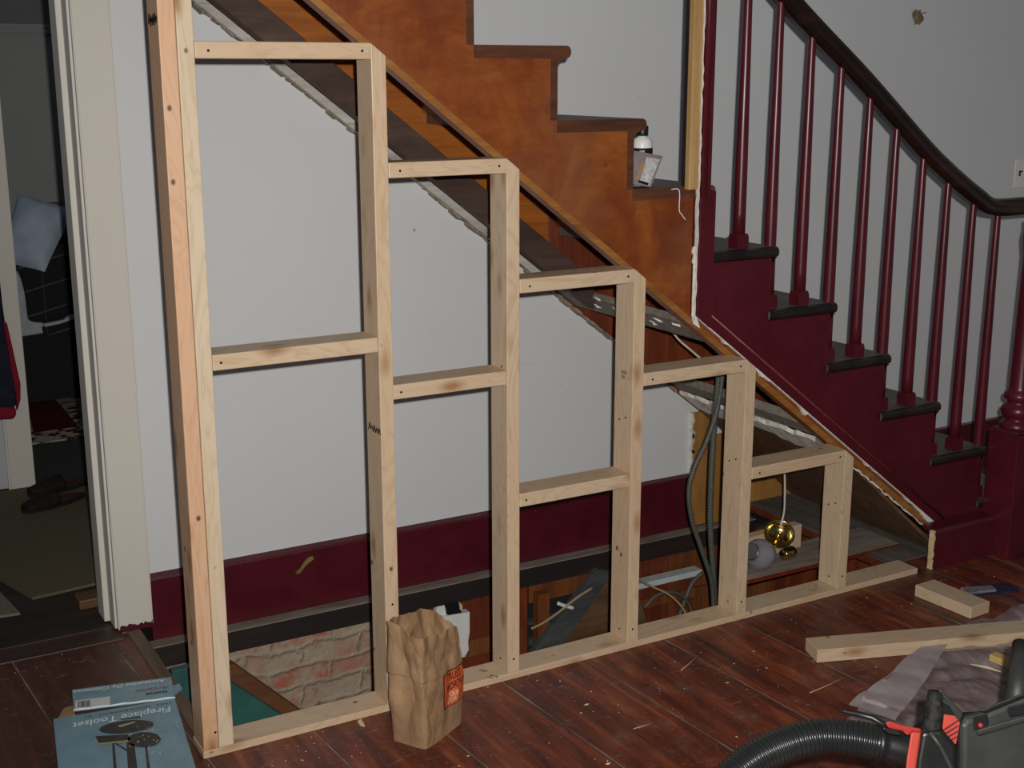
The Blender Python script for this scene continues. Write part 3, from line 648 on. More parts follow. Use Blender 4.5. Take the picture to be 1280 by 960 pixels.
# ------------------------------------------------------------------ RAILING
rl = thing('stair_railing', 'maroon turned balusters carrying a black-brown curved handrail down to a newel', 'railing', (2.86, 0, 0))
YB = .092
def rail_bottom(x):
    return None
ctr = [(1.40, 2.175+.045), (1.789, 1.843+.042), (1.918, 1.748+.035), (2.153, 1.585+.030), (2.409, 1.385+.032), (2.52, 1.312+.028), (2.603, 1.262+.026), (2.68, 1.222+.022), (2.762, 1.206), (2.92, 1.203), (3.05, 1.203)]
prof = [(-.030, -.010), (-.022, -.027), (.022, -.027), (.030, -.010), (.024, -.004), (.031, .006), (.029, .018), (.018, .027), (0, .030), (-.018, .027), (-.029, .018), (-.031, .006), (-.024, -.004)]
path = smooth_path([(x, YB, z) for x, z in ctr], 5)
m = MB(); m.sweep(prof, path); o = m.build('handrail', RAILM, rl)
def rail_z(x):
    for a, b in zip(path, path[1:]):
        if a.x <= x <= b.x: return a.z+(b.z-a.z)*(x-a.x)/(b.x-a.x)
    return path[-1].z if x > path[-1].x else path[0].z+(path[0].x-x)*SL
blist = []
for n in range(1, 8):
    for dx in (.128, .253):
        x = nose(n)-dx
        if x < 1.585 or x > 2.80: continue
        blist.append((x, RISE*n))
for n in range(8, 8): pass
first = None
for x, z0 in blist:
    zt = rail_z(x)-.026*1.2; h = zt-z0
    m = MB(); m.box(x-.021, x+.021, YB-.021, YB+.021, z0, z0+.036)
    m.prism([(x-.021, z0+.036), (x+.021, z0+.036), (x+.0185, z0+.043), (x-.0185, z0+.043)], YB-.0185, YB+.0185)
    m.lathe([(.0185, z0+.04), (.0185, z0+.10), (.0180, z0+h*.3), (.0150, z0+h*.65), (.0115, z0+h), (.011, zt+.006)], (x, YB, 0), 14)
    m.build('baluster', MAROON, rl)
# newel
nx0, nx1, ny0, ny1 = 2.80, 2.925, -.068, .057
ncx, ncy = (nx0+nx1)/2, (ny0+ny1)/2
nw = MB(); nw.box(nx0, nx1, ny0, ny1, 0, .445); nw.prism([(nx0, .445), (nx1, .445), (nx1-.01, .455), (nx0+.01, .455)], ny0+.008, ny1-.008)
no = nw.build('newel_post', MAROON, rl, bevel=.004)
m = MB(); m.lathe([(.052, .450), (.058, .458), (.058, .470), (.045, .482), (.040, .488), (.052, .500), (.058, .515), (.052, .532), (.040, .542), (.038, .550), (.050, .560), (.050, .575), (.040, .585), (.036, .60), (.034, .8), (.030, 1.05), (.036, 1.10), (.036, 1.12), (.032, 1.14), (.034, 1.17)], (ncx, ncy, 0), 28); m.build('turned_shaft', MAROON, no)
# ------------------------------------------------------------------ wall details
p = at(1269, 200, y=DW); q = at(1269, 235, y=DW)
sp = thing('wall_plate', 'white electrical wall plate at the right end of the wall', 'switch', (p.x+.04, DW, (p.z+q.z)/2))
m = MB(); m.box(p.x, p.x+.075, DW-.006, DW-.0005, q.z, p.z); m.build('plate', WHITEP, sp, bevel=.003)
m = MB(); m.box(p.x+.024, p.x+.032, DW-.008, DW-.005, q.z+.05, p.z-.045); m.box(p.x+.03, p.x+.045, DW-.008, DW-.005, p.z-.052, p.z-.046); m.build('slot', BLACK, sp)
h = at(1146, 22, y=DW)
m = MB(); rr = random.Random(2); P = [h+Vector((.030*math.cos(a)*rr.uniform(.6, 1.2), -.002-.002*rr.random(), 0.036*math.sin(a)*rr.uniform(.6, 1.2))) for a in [k*math.pi/6 for k in range(12)]]
m.add(P+[h+Vector((0, -.008, 0))], [(k, (k+1) % 12, 12) for k in range(12)])
m.tube([h+Vector((0, -.003, .014)), h+Vector((.03, -.006, .018)), h+Vector((.042, -.004, .02))], .002, 5)
tag(m.build('wall_scar', HOLEM, origin=h), 'brown torn patch in the plaster high on the right wall', 'wall damage')
# ------------------------------------------------------------------ things on the stair
b = at(803, 238, y=.16); bz = RISE*7
bc = Vector((1.385, .16, bz)); 
bo = thing('paint_bottle', 'small white bottle with black label and cap on the stair tread', 'bottle', bc)
k = 1.0
m = MB(); m.lathe([(.026, 0), (.029, .004), (.029, .118), (.026, .130), (.014, .136), (.012, .140)], bc, 24); m.build('bottle_body', WHITEP, bo)
m = MB(); m.lathe([(.0296, .02), (.0298, .021), (.0298, .105), (.0296, .106)], bc, 24); lab = m.build('bottle_label', BLACK, bo)
m = MB(); m.lathe([(.0155, .139), (.0165, .141), (.0165, .164), (.0145, .167), (.001, .167)], bc, 20); m.build('cap', BLACKP, bo)
def onb(a, bb): th0 = math.radians(-112)+a/.03; return bc+Vector((.0302*math.cos(th0), .0302*math.sin(th0), bb))
for zz_, tx in ((.095, 'IIIIII'), (.088, 'IIIIIIII'), (.075, 'IIIIIIIII')):
    text_mesh(tx, .008, lambda a, bb, zz_=zz_: onb(a-.014, zz_+bb), SILVERP, 'label_lines', bo, sx=1.2)
# card packet leaning on it
A = [at(790, 193, y=.115), at(828, 200, y=.135), at(813, 239, y=.085), at(789, 235, y=.08)]
dz = (bz+.0012)-min(v.z for v in A); A = [v+Vector((0, 0, dz)) for v in A]
ck = thing('card_packet', 'grey-backed cardboard packet with a white insert leaning on the small bottle', 'packet', A[3])
nr = (A[1]-A[0]).cross(A[3]-A[0]).normalized()
if nr.y > 0: nr = -nr
def quadslab(m, Q, t, off=0):
    Q = [Vector(v)+nr*off for v in Q]; m.add(Q+[v+nr*t for v in Q], [(0, 1, 2, 3), (4, 7, 6, 5), (0, 4, 5, 1), (1, 5, 6, 2), (2, 6, 7, 3), (3, 7, 4, 0)])
def bil(Q, a, b): return (Q[0].lerp(Q[1], a)).lerp(Q[3].lerp(Q[2], a), b)
m = MB(); quadslab(m, A, .002); m.build('backing', plain('grey_packet', (.30, .25, .25, 1), .4), ck)
m = MB(); quadslab(m, [bil(A, .48, .13), bil(A, .93, .13), bil(A, .86, .96), bil(A, .36, .9)], .002, .002); m.build('insert', plain('white_insert', (.62, .60, .60, 1), .5, scale=80, var=.3), ck)
m = MB(); quadslab(m, [bil(A, .34, .3), bil(A, .46, .35), bil(A, .30, .8), bil(A, .16, .85)], .002, .002); m.build('print_patch', plain('orange_print', (.50, .28, .13, 1), .5), ck)
m = MB(); quadslab(m, [bil(A, .30, .86), bil(A, .80, .90), bil(A, .78, .97), bil(A, .28, .93)], .0006, .0045); m.build('dark_lettering', BLACK, ck)
m = MB(); s0 = at(849, 238, y=.047); m.tube(smooth_path([s0+Vector((-.02, .01, .003)), s0, at(849, 262, y=.046), at(852, 268, y=.045), at(857, 275, y=.044)], 4), .0014, 5)
tag(m.build('string', WHITEP, origin=s0), 'short white string hanging over the edge of the brown tread', 'string')
# ------------------------------------------------------------------ conduits and wires under the stair
def cable(name, px, r, mat, label, cat, ribs=False, n=8, group=None):
    pts = smooth_path([at(u, v, y=y) for u, v, y in px], 8)
    if ribs:
        q = []; rs = []
        L = 0
        fine = []
        for a, b in zip(pts, pts[1:]):
            d = (b-a).length; k = max(1, int(d/.003))
            for j in range(k): fine.append(a.lerp(b, j/k))
        for i, p_ in enumerate(fine): q.append(p_); rs.append(r*(1.0 if i % 3 else .84))
        m = MB(); m.tube(q, rs, n)
    else: m = MB(); m.tube(pts, r, n)
    o = m.build(name, mat, origin=pts[-1]); return tag(o, label, cat, group)
cable('flexible_conduit', [(905, 420, .33), (899, 470, .33), (893, 530, .33), (889, 600, .33), (888, 660, .33), (892, 720, .33), (896, 790, .33)], .0105, CONDM, 'grey flexible conduit hanging straight down beside the fifth stud', 'conduit', True, group=None)
cable('flexible_conduit', [(900, 415, .30), (904, 450, .30), (898, 505, .30), (884, 550, .30), (868, 585, .30), (861, 615, .30), (865, 650, .30), (878, 690, .30), (890, 730, .30), (893, 790, .30)], .0085, CONDM, 'grey flexible conduit bowing out to the left of the straight one', 'conduit', True)
cable('electric_wire', [(826, 398, .5), (836, 408, .48), (848, 424, .45), (864, 438, .42), (880, 452, .40), (896, 470, .38)], .0035, CABLEW, 'off-white wire sagging from under the stairs behind the fourth top rail', 'wire')
cable('electric_wire', [(980, 580, .3), (981, 597, .3), (981, 620, .3), (980, 640, .3), (976, 657, .3)], .0035, CABLEW, 'white wire dropping to the brass light fixture', 'wire')
# ------------------------------------------------------------------ shelf board in the opening with fixture, offcut, globe
m = MB(); m.prism([(1.885, .217), (2.58, .217), (2.58, .41), (2.03, .41)], -.004, .012, plane='xy')

for i, f in enumerate(m.f): m.mi[i] = 1 if max(m.v[j][1] for j in f) < .218 else 0
tag(m.build('plank', [DUSTY, REDWOOD], bevel=.0015, origin=(2.2, .3, 0)), 'grey dusty plank with red front edge bridging the opening under the light fixture', 'plank')
SZ = .0122
m = MB(); p0 = at(942, 690, z=SZ); p1 = at(1013, 676, z=SZ)
M = Matrix.Translation((2.12, .375, SZ)) @ Matrix.Rotation(math.radians(4), 4, 'Z')
m.box(-.13, .13, -.019, .019, 0, .085, M=M)
tag(m.build('wood_offcut', PINE[0], bevel=.002, origin=(2.12, .375, SZ)), 'short pine block standing on the dusty plank behind the brass fixture', 'wood block')
lf = thing('light_fixture', 'brass ceiling light base lying tipped against the pine block', 'light fixture', (2.11, .33, SZ))
c = Vector((2.10, .315, .098)); ax3 = Vector((-.34, -.62, .70)).normalized(); Mx = ax3.to_track_quat('-Z', 'Y').to_matrix()
m = MB(); m.lathe([(.001, .020), (.020, .019), (.034, .012), (.045, .002), (.052, -.010), (.053, -.016), (.050, -.016), (.043, .000), (.032, .009), (.018, .015), (.001, .016)], c, 32, M=Mx); m.build('canopy', BRASS, lf)
e0 = c-ax3*.019; e1 = Vector((2.128, .292, SZ+.024)); dd = (e1-e0).normalized(); Md = dd.to_track_quat('Z', 'Y').to_matrix()
m = MB(); m.lathe([(.008, 0), (.008, (e1-e0).length*.5), (.001, (e1-e0).length*.5)], e0, 16, M=Md); m.build('stem', BRASS, lf)
m = MB(); m.lathe([(.001, -.024), (.019, -.024), (.021, -.016), (.021, .020), (.016, .026), (.001, .026)], e1, 22, M=Matrix.Rotation(math.radians(82), 3, 'Y')); m.build('lamp_holder', BRASS, lf)
m = MB(); m.lathe([(.001, 0), (.006, 0), (.007, .010), (.012, .014), (.012, .022), (.004, .028), (.001, .028)], c-ax3*.016, 14, M=ax3.to_track_quat('Z', 'Y').to_matrix()); m.build('finial', BRASS, lf)
m = MB(); rr = random.Random(8)
for k in range(7):
    a = rr.uniform(0, 6); m.tube([c+Vector((.05+.004*k, .02, -.06+.008*k)), c+Vector((.06+.012*math.cos(a), .01, -.05+.012*math.sin(a))), c+Vector((.075, .02, -.04+.006*k-.02))], .003, 5)
m.build('wire_tails', CABLEW, lf)
gl = thing('glass_shade', 'frosted glass light globe lying on the dusty plank by the brass fixture', 'glass globe', (1.985, .265, SZ))
gc = Vector((1.985, .268, SZ+.0535)); Mg = Matrix.Rotation(math.radians(-65), 3, 'Y') @ Matrix.Rotation(math.radians(14), 3, 'X')
prg = [(.024, .062), (.026, .055), (.024, .048), (.034, .040), (.050, .024), (.053, .006), (.050, -.014), (.036, -.034), (.018, -.045), (.001, -.048)]
m = MB(); m.lathe([(r, z) for r, z in prg]+[(r*.93, z*.93) for r, z in prg[::-1]], gc, 28, M=Mg)
m.f = [f for f in m.f if len(f) == 4]; m.mi = m.mi[:len(m.f)]; m.sm = m.sm[:len(m.f)]
m.build('globe', GLASS, gl)
m = MB(); m.lathe([(.026, .060), (.028, .060), (.028, .066), (.026, .066)], gc, 24, M=Mg); m.build('collar', plain('dull_metal', (.3, .3, .3, 1), .3, metallic=1), gl)
# ------------------------------------------------------------------ cellar stairs bits seen through the frame
def plank(name, pts2, y0, y1, mat, label, cat='plank', mi=None):
    m = MB(); m.prism(pts2, y0, y1); c = pts2[0]
    return tag(m.build(name, mat, bevel=.002, origin=(c[0], y0, c[1])), label, cat)
a = at(222, 834, y=.62); b = at(295, 857, y=.52); 
TY = .52
P = [at(200, 800, y=TY), at(350, 894, y=TY), at(420, 938, y=TY), at(420, 1000, y=TY), at(200, 870, y=TY)]
u1, u2 = at(295, 857, y=TY), at(352, 894, y=TY); sl = (u2.z-u1.z)/(u2.x-u1.x)
xa, xb = .06, .95
zc = at(230, 836, y=TY).z; xc = u1.x+(zc-u1.z)/sl
plank('cellar_stair_board', [(.06, zc), (xc, zc), (xb, u1.z+sl*(xb-u1.x)), (xb, u1.z+sl*(xb-u1.x)-.17), (.06, zc-.25)], TY, TY+.03, TEAL, 'teal painted board slanting down into the cellar behind the corner post', 'board')
BY = .80; u1, u2 = at(295, 832, y=BY), at(372, 886, y=BY); sl = (u2.z-u1.z)/(u2.x-u1.x)
xc = u1.x+(-.16-u1.z)/sl
plank('cellar_stair_stringer', [(xc, -.16), (1.3, u1.z+sl*(1.3-u1.x)), (1.3, u1.z+sl*(1.3-u1.x)-.075), (xc-.1, u1.z+sl*(xc-.1-u1.x)-.075), (xc-.1, -.16)], BY, BY+.04, oldwood('rusty_brown_wood', 0, (.09, .03, .012, 1), (.16, .06, .02, 1), (.22, .09, .03, 1), .6), 'rusty brown sloping board against the cellar bricks', 'board')
# wood panelling right of the bricks
def W2(u, v, y): p = at(u, v, y=y); return (p.x, p.z)
PY_ = DW-.01
pn = thing('cellar_panelling', 'orange-brown board panelling below the dark ledge', 'panelling', (1.6, DW, -1.0))
xx = 1.0; rr = random.Random(4); 
for xx, w in ((1.0, .13), (1.13, .15), (1.28, .145), (1.80, .13), (1.93, .12), (2.05, .16), (2.21, .13), (2.34, .13), (2.47, .12)):
    m = MB(); m.box(xx+.002, xx+w-.002, PY_-.002, PY_+.025, -1.2, -.121); m.build('board', PANEL if rr.random() > .4 else ORD, pn, bevel=.002)
m = MB(); m.box(1.0, 1.40, PY_-.014, PY_-.003, -.36, -.30); m.build('rail', PANEL, pn, bevel=.002); m = MB(); m.box(1.78, 2.3, PY_-.020, PY_-.003, -.335, -.30, 0); m.build('rail', PANEL, pn, bevel=.002)
m = MB(); m.box(1.43, 1.80, PY_-.004, PY_+.02, -.215, -.121); m.build('header', PANEL, pn, bevel=.002)
m = MB(); m.box(1.43, 1.80, PY_+.0, PY_+.03, -.38, -.355); m.box(1.43, 1.80, PY_+.0, PY_+.03, -.30, -.29); m.build('cross_lath', BLUEGREY, pn)
plank('cellar_post', [(1.432, -.16), (1.478, -.16), (1.478, -1.2), (1.432, -1.2)], .80, .84, PANEL, 'thin orange-brown upright post below the ledge beside the gap', 'post')
plank('brace', [W2(768, 715, .77), W2(748, 712, .77), W2(640, 850, .77), W2(672, 850, .77)], .77, .80, BLUEGREY, 'blue-grey worn diagonal board behind the sill', 'board')
plank('sheathing_board', [W2(770, 713, .805), W2(668, 850, .805), W2(830, 850, .805), W2(790, 713, .805)], .805, .83, BROWNPANEL, 'wide brown board right of the blue-grey diagonal brace', 'board')
m = MB(); q0 = at(800, 729, y=.80); q1 = at(878, 712, y=.80); m.box(q0.x-.08, q1.x, .80, .85, q1.z-.022, q1.z)
tag(m.build('pale_strip', WHITEST, bevel=.002, origin=(q0.x, .8, q0.z)), 'pale blue-white strip fixed across the cellar panelling', 'strip')
cable('electric_cable', [(795, 722, .72), (812, 732, .72), (834, 742, .70), (850, 756, .68), (862, 775, .66), (875, 800, .64)], .0045, CABLET, 'tan cable arching down below the pale strip', 'cable')
cable('electric_cable', [(805, 760, .76), (820, 745, .76), (840, 740, .76), (856, 748, .76), (864, 765, .76), (862, 790, .76)], .006, CABLEG, 'grey cable looped low in front of the panelling boards', 'cable')
cable('electric_cable', [(878, 716, .78), (866, 728, .78), (858, 745, .78), (852, 762, .78), (842, 790, .78)], .008, CABLEG, 'thick grey cable curving down from the strip\'s right end', 'cable')
cable('electric_cable', [(740, 735, .74), (720, 748, .74), (700, 764, .74), (680, 778, .74), (664, 786, .74)], .0045, CABLET, 'tan cable running down left across the blue-grey brace', 'cable')
cable('paper_scrap', [(697, 754, .745), (705, 757, .745), (716, 760, .745)], .007, WHITEP, 'small white scrap caught beside the tan cable', 'scrap')
# torn white box behind the bag
tb = thing('torn_box', 'torn white box with a black opening behind the paper bag', 'box', W2(570, 815, .84) and (at(570, 800, y=.84)))
def poly3(m, L, y, t):
    P = [at(u, v, y=y) for u, v in L]; n = len(P); m.add(P+[p+Vector((0, t, 0)) for p in P], [tuple(range(n)), tuple(range(2*n-1, n-1, -1))]+[(i, i+n, (i+1) % n+n, (i+1) % n) for i in range(n)])
m = MB(); poly3(m, [(551, 771), (587, 765), (587, 790), (585, 803), (586, 812), (581, 821), (560, 826), (548, 800)], .80, .03); poly3(m, [(545, 768), (546, 757), (556, 753), (558, 770)], .81, .02); m.build('white_side', WHITEP, tb)
m = MB(); poly3(m, [(556, 755), (577, 751), (577, 766), (560, 769)], .802, .03); m.build('dark_hole_patch', BLACK, tb)  # solid black slab standing for the dark inside of the hole
m = MB(); poly3(m, [(574, 752), (578, 757), (578, 764), (575, 762)], .799, .01); m.build('torn_flap', CREAM, tb)
# ------------------------------------------------------------------ PAPER BAG
base = [Vector((.437, -.142)), Vector((.493, -.232)), Vector((.640, -.150)), Vector((.584, -.062))]
bgz = .0015; BH = .295
bg = thing('paper_bag', 'crumpled brown paper bag with orange store print standing before the second stud', 'bag', (.54, -.147, 0))
bcx = sum((v for v in base), Vector((0, 0)))/4
def bag_pt(t, h, inset=0, fine=True):
    """t in 0..4 around, h in 0..1 up"""
    i = int(t) % 4; f = t-int(t); a, b = base[i], base[(i+1) % 4]; p = a.lerp(b, f)
    # rounding of corners
    k = 1-.07*(abs(f-.5)*2)**6
    d = p-bcx; grow = 1.0+.07*math.sin(h*math.pi*.9)+(.03 if h > .6 else 0)
    p = bcx+d*grow*k
    nn = (b-a).normalized(); nn = Vector((nn.y, -nn.x))
    z = h*BH
    P = Vector((p.x, p.y, z*.62))
    def fac(s, o):
        dd = noise.voronoi(P*s+Vector((o, o*2, o)))[0]; return dd[0]*1.0-.35*(dd[1]-dd[0])
    amp = 1-.9*math.exp(-h*3.2)
    disp = (.45-fac(12, 1))*.017*amp+(.45-fac(30, 5))*.006*amp+noise.noise(Vector((p.x*30, p.y*30, z*5)))*.006*amp
    if i in (0, 2): disp -= .010*math.exp(-((f-.5)/.22)**2)*min(1, h*1.4)
    disp -= inset
    q = p+nn*disp
    top = (.024, .002, -.030, -.004, .024)[int(t) % 4]*(1-f)+(.024, .002, -.030, -.004, .024)[int(t) % 4+1]*f
    zt = z+top*h*h
    if h > .86: zt += (h-.86)/.14*(noise.noise(Vector((t*2.1, 0, 3)))*.010+0+noise.noise(Vector((t*9, 1, 3)))*.006)
    lean = .010*h*h
    tw = bgz
    return Vector((q.x-lean*.5, q.y+lean, zt+tw))
m = MB(); NT, NH = 168, 84
vs = [bag_pt(4*i/NT, j/NH) for j in range(NH+1) for i in range(NT)]
fs = [(j*NT+i, j*NT+(i+1) % NT, (j+1)*NT+(i+1) % NT, (j+1)*NT+i) for j in range(NH) for i in range(NT)]
m.add(vs, fs, 0, False); m.add([v for v in vs[:NT]], [tuple(range(NT))])
bag = m.build('bag_body', KRAFT, bg, solid=.0012)
# print: on the long front-right face (segment 1), right part and wrapping over the edge
L1 = (base[2]-base[1]).length; L2 = (base[3]-base[2]).length
def bag_surf(a, z, off=.0016):
    """a: metres along face 1 from front corner (continues on face 2)"""
    t = 1+a/L1 if a < L1 else 2+(a-L1)/L2
    h = z/BH; p = bag_pt(t, h); e1 = bag_pt(t+.02, h)-bag_pt(t-.02, h); e2 = bag_pt(t, h+.02)-bag_pt(t, h-.02)
    n = e1.cross(e2).normalized(); c = Vector((bcx.x, bcx.y, p.z)); 
    if n.dot(p-c) < 0: n = -n
    return p+n*off
def rrect(m, a0, a1, z0, z1, off, na=26, nz=18, r=.012):
    pts = []; 
    for j in range(nz+1):
        z = z0+(z1-z0)*j/nz; dzz = min(z-z0, z1-z); ins = 0 if dzz > r else r-math.sqrt(max(0, r*r-(r-dzz)**2))
        for i in range(na+1): pts.append(bag_surf(a0+ins+(a1-a0-2*ins)*i/na, z, off))
    m.add(pts, [(j*(na+1)+i, j*(na+1)+i+1, (j+1)*(na+1)+i+1, (j+1)*(na+1)+i) for j in range(nz) for i in range(na)], 0, True)
A0, A1, Z0, Z1 = .072, .205, .078, .176
m = MB(); rrect(m, A0-.003, A1+.003, Z0-.003, Z1+.003, .0016); m.build('print_border', MARP, bg)
m = MB(); rrect(m, A0, A1, Z0, Z1, .0022); m.build('print_panel', KLABEL, bg)
for tx, zz_, sz, mt, a_ in (('TRUST', .150, .030, MARP, .088), ('WORTHY', .122, .030, MARP, .080), ('YOUR', .102, .019, CREAMP, .096), ('STORE', .086, .019, CREAMP, .092)):
    text_mesh(tx, sz, lambda a, b, zz_=zz_, a_=a_: bag_surf(a_+a, zz_+b, .0029), mt, 'print_lettering', bg, sx=.62, bold=.0006)
# ------------------------------------------------------------------ FIREPLACE TOOL BOX
BZ = .085
bx = thing('cardboard_box', 'blue fireplace toolset carton with open end flap lying on the floor', 'box', (-.2, .05, 0))
tl, trp, bl = at(66, 898, z=BZ), at(219, 872, z=BZ), at(60, 962, z=BZ)
ex = (trp-tl); wbx = ex.length; ex.normalize(); ey = Vector((-ex.y, ex.x, 0)); ey = ey if ey.y > 0 else -ey
LB = .55
def bp(a, b, z): return tl+ex*a+ey*b+Vector((0, 0, z-BZ))
m = MB(); vs = [bp(a, b, z) for z in (0.001, BZ) for b in (-LB, 0) for a in (0, wbx)]
m.add(vs, [(0, 2, 3, 1), (4, 5, 7, 6), (0, 1, 5, 4), (2, 6, 7, 3), (0, 4, 6, 2), (1, 3, 7, 5)])
m.build('carton', BLUEBOX, bx, bevel=.004)
# end flap: tipped up slightly beyond the end
f0, f1, f2, f3 = at(92, 888, z=BZ), at(218, 872, z=BZ), at(214, 846, z=BZ-.015), at(90, 862, z=BZ-.015)
f0 = bp(.035*wbx/.3+.02, 0, BZ); 
f0 = at(92, 888, z=BZ+.001); f1 = at(219, 872, z=BZ+.001)
def thick(m, Q, t): 
    n = (Q[1]-Q[0]).cross(Q[3]-Q[0]).normalized(); n = n if n.z > 0 else -n
    m.add([q for q in Q]+[q-n*t for q in Q], [(0, 1, 2, 3), (4, 7, 6, 5), (0, 4, 5, 1), (1, 5, 6, 2), (2, 6, 7, 3), (3, 7, 4, 0)])
m = MB(); thick(m, [f0, f1, f2, f3], .004); fp = m.build('end_flap', BLUELT, bx, bevel=.001); fp['label'] = 'paler printed end flap'
m = MB(); thick(m, [at(217, 869, z=BZ-.01), at(228, 861, z=BZ-.015), at(224, 854, z=BZ-.02), at(214, 858, z=BZ-.014)], .003); m.build('tab', BLUELT, fp)
m = MB(); thick(m, [at(70, 902, z=BZ-.004), at(94, 893, z=BZ-.004), at(91, 882, z=BZ-.012), at(80, 885, z=BZ-.012)], .003); m.build('inner_flap', BROWNCARD, bx)
# white scuffed crease between flap and box
m = MB(); m.tube([f0.lerp(f1, k/14)+Vector((0, 0, .0012+.001*math.sin(k*2.1))) for k in range(15)], .0024, 6); m.build('worn_crease', SILVERP, bx)
# text (reads from the far side: its up points towards the camera)
def txt_on(tx, size, Q, a0, b0, mat, nm, par, sx=1, shear=0, lift=.0012, bold=0):
    o_, dx, dy = Q
    text_mesh(tx, size, lambda a, b: o_+dx*(a0+a)+dy*(b0+b)+Vector((0, 0, lift)), mat, nm, par, sx=sx, shear=shear, bold=bold)
TF = (bp(wbx, 0, BZ), -ex, -ey)   # origin at right-far corner, text runs left, up = towards viewer
txt_on('Fireplace Toolset', .042, TF, .016, .045, PALEPR, 'box_title', bx, sx=.80, shear=.15)
txt_on('5 PIECE    ANTIQUE BRASS/BLACK    SET', .0125, TF, .012, .022, BLACK, 'box_subtitle', bx, sx=.95)
# flap frame
fx = (f3-f2).normalized(); fy = (f1-f2).normalized()
FF = (f2+Vector((0, 0, .0004)), fx, fy)
fw = (f3-f2).length; fh = (f1-f2).length
txt_on('Accesorios De Chimenea', .033, FF, .016, fh*.10, PALEPR, 'flap_title', fp, sx=.68, shear=.2, bold=.0006, lift=.002)
txt_on('home', .026, FF, .016, fh*.64, BLACK, 'logo_word', fp, sx=.9, shear=.1, bold=.0005)
txt_on('Accents', .026, FF, .010, fh*.43, REDPRINT, 'logo_word', fp, sx=1, shear=.2, bold=.0004)
m = MB(); 
def fq(a, b): return f2+fx*a+fy*b+Vector((0, 0, .0011))
m.add([fq(fw*.63, fh*.56), fq(fw*.965, fh*.56), fq(fw*.965, fh*.95), fq(fw*.63, fh*.95)], [(0, 1, 2, 3)]); m.build('barcode_sticker', WHITEP, fp)
m = MB(); rr = random.Random(1); a = fw*.82
while a < fw*.935:
    w = rr.uniform(.0008, .0026); m.add([fq(a, fh*.62)+Vector((0, 0, .0006)), fq(a+w, fh*.62)+Vector((0, 0, .0006)), fq(a+w, fh*.90)+Vector((0, 0, .0006)), fq(a, fh*.90)+Vector((0, 0, .0006))], [(0, 1, 2, 3)]); a += w+rr.uniform(.0008, .002)
m.build('barcode', BLACK, fp)
# printed picture of the toolset (flat print): pan, brush, shovel handles
def print_poly(L, mat, nm, lift=.0012):
    m = MB(); m.add([at(u, v, z=BZ+lift) for u, v in L], [tuple(range(len(L)))]); return m.build(nm, mat, bx)
PR = plain('dark_printed_picture', (.035, .030, .028, 1), .45, .4, .4, 60)
def ell(cx_, cy_, a_, b_, sl_): return [(cx_+a_*math.cos(k*math.pi/14), cy_+b_*math.sin(k*math.pi/14)+sl_*a_*math.cos(k*math.pi/14)) for k in range(28)]
print_poly(ell(158, 908.5, 34, 8, -.10), PR, 'picture_pan')
print_poly([(119, 920), (160, 918), (163, 924), (158, 927), (124, 929)], PR, 'picture_pan')
print_poly(ell(180, 924.5, 21, 9.5, -.03), PR, 'picture_pan')
print_poly([(158, 928), (168, 930), (172, 962), (160, 962)], PR, 'picture_handle')
print_poly([(140, 928), (143, 928), (146, 962), (142, 962)], PR, 'picture_handle')
print_poly([(181, 933), (184, 933), (188, 962), (184, 962)], PR, 'picture_handle')
print_poly([(143, 929), (146, 929), (160, 937), (160, 940)], PR, 'picture_handle', .0013)
print_poly([(147, 907), (168, 902), (170, 903), (150, 909)], plain('straw_print', (.42, .33, .18, 1)), 'picture_bristle', .0018)
print_poly([(122, 929), (160, 925), (161, 927), (123, 931)], plain('ochre_print', (.38, .30, .10, 1)), 'picture_bristle', .0018)
print_poly([(150, 899), (175, 895), (176, 897), (152, 900)], PR, 'picture_bristle', .0016)
# ------------------------------------------------------------------ 2x4s on the floor
def lumber(name, pA, pB, w, t, label, z0=.0005, cat='lumber'):
    """pA, pB: the near lower edge; the board extends away (left normal)"""
    A_, B_ = Vector((pA.x, pA.y, z0)), Vector((pB.x, pB.y, z0)); d = (B_-A_).normalized(); n = Vector((-d.y, d.x, 0))
    if n.y < 0: n = -n
    L = (B_-A_).length; m = MB(); M = Matrix((d, n, Vector((0, 0, 1)))).transposed().to_4x4()
    m.box(0, L, 0, w, 0, t); o = m.build(name, PINE[0], None, bevel=.002)
    o.matrix_world = Matrix.Translation(A_) @ M; return tag(o, label, cat)
la, lb = at(1021, 829, z=.0), at(1285, 806, z=.0)
lumber('lumber', la, la+(lb-la).normalized()*1.1, .085, .040, 'long pine two-by-four lying loose on the floor across the plastic')
ba, bb_ = at(1143, 745, z=0), at(1213, 774, z=0)
A_ = Vector((ba.x, ba.y, .0005)); d = (Vector((bb_.x, bb_.y, .0005))-A_).normalized(); n = Vector((-d.y, d.x, 0))
m = MB(); L_ = (Vector((bb_.x, bb_.y, .0005))-A_).length; m.box(0, L_, 0, .089, 0, .038); o = m.build('wood_offcut', PINE[0], None, bevel=.002)
n = n if n.x > 0 else -n
o.matrix_world = Matrix.Translation(A_) @ Matrix((d, n, d.cross(n))).transposed().to_4x4() if d.cross(n).z > 0 else Matrix.Translation(A_) @ Matrix((d, n, Vector((0, 0, 1)))).transposed().to_4x4()
tag(o, 'short pine offcut lying on the floor near the end of the sill', 'wood block')
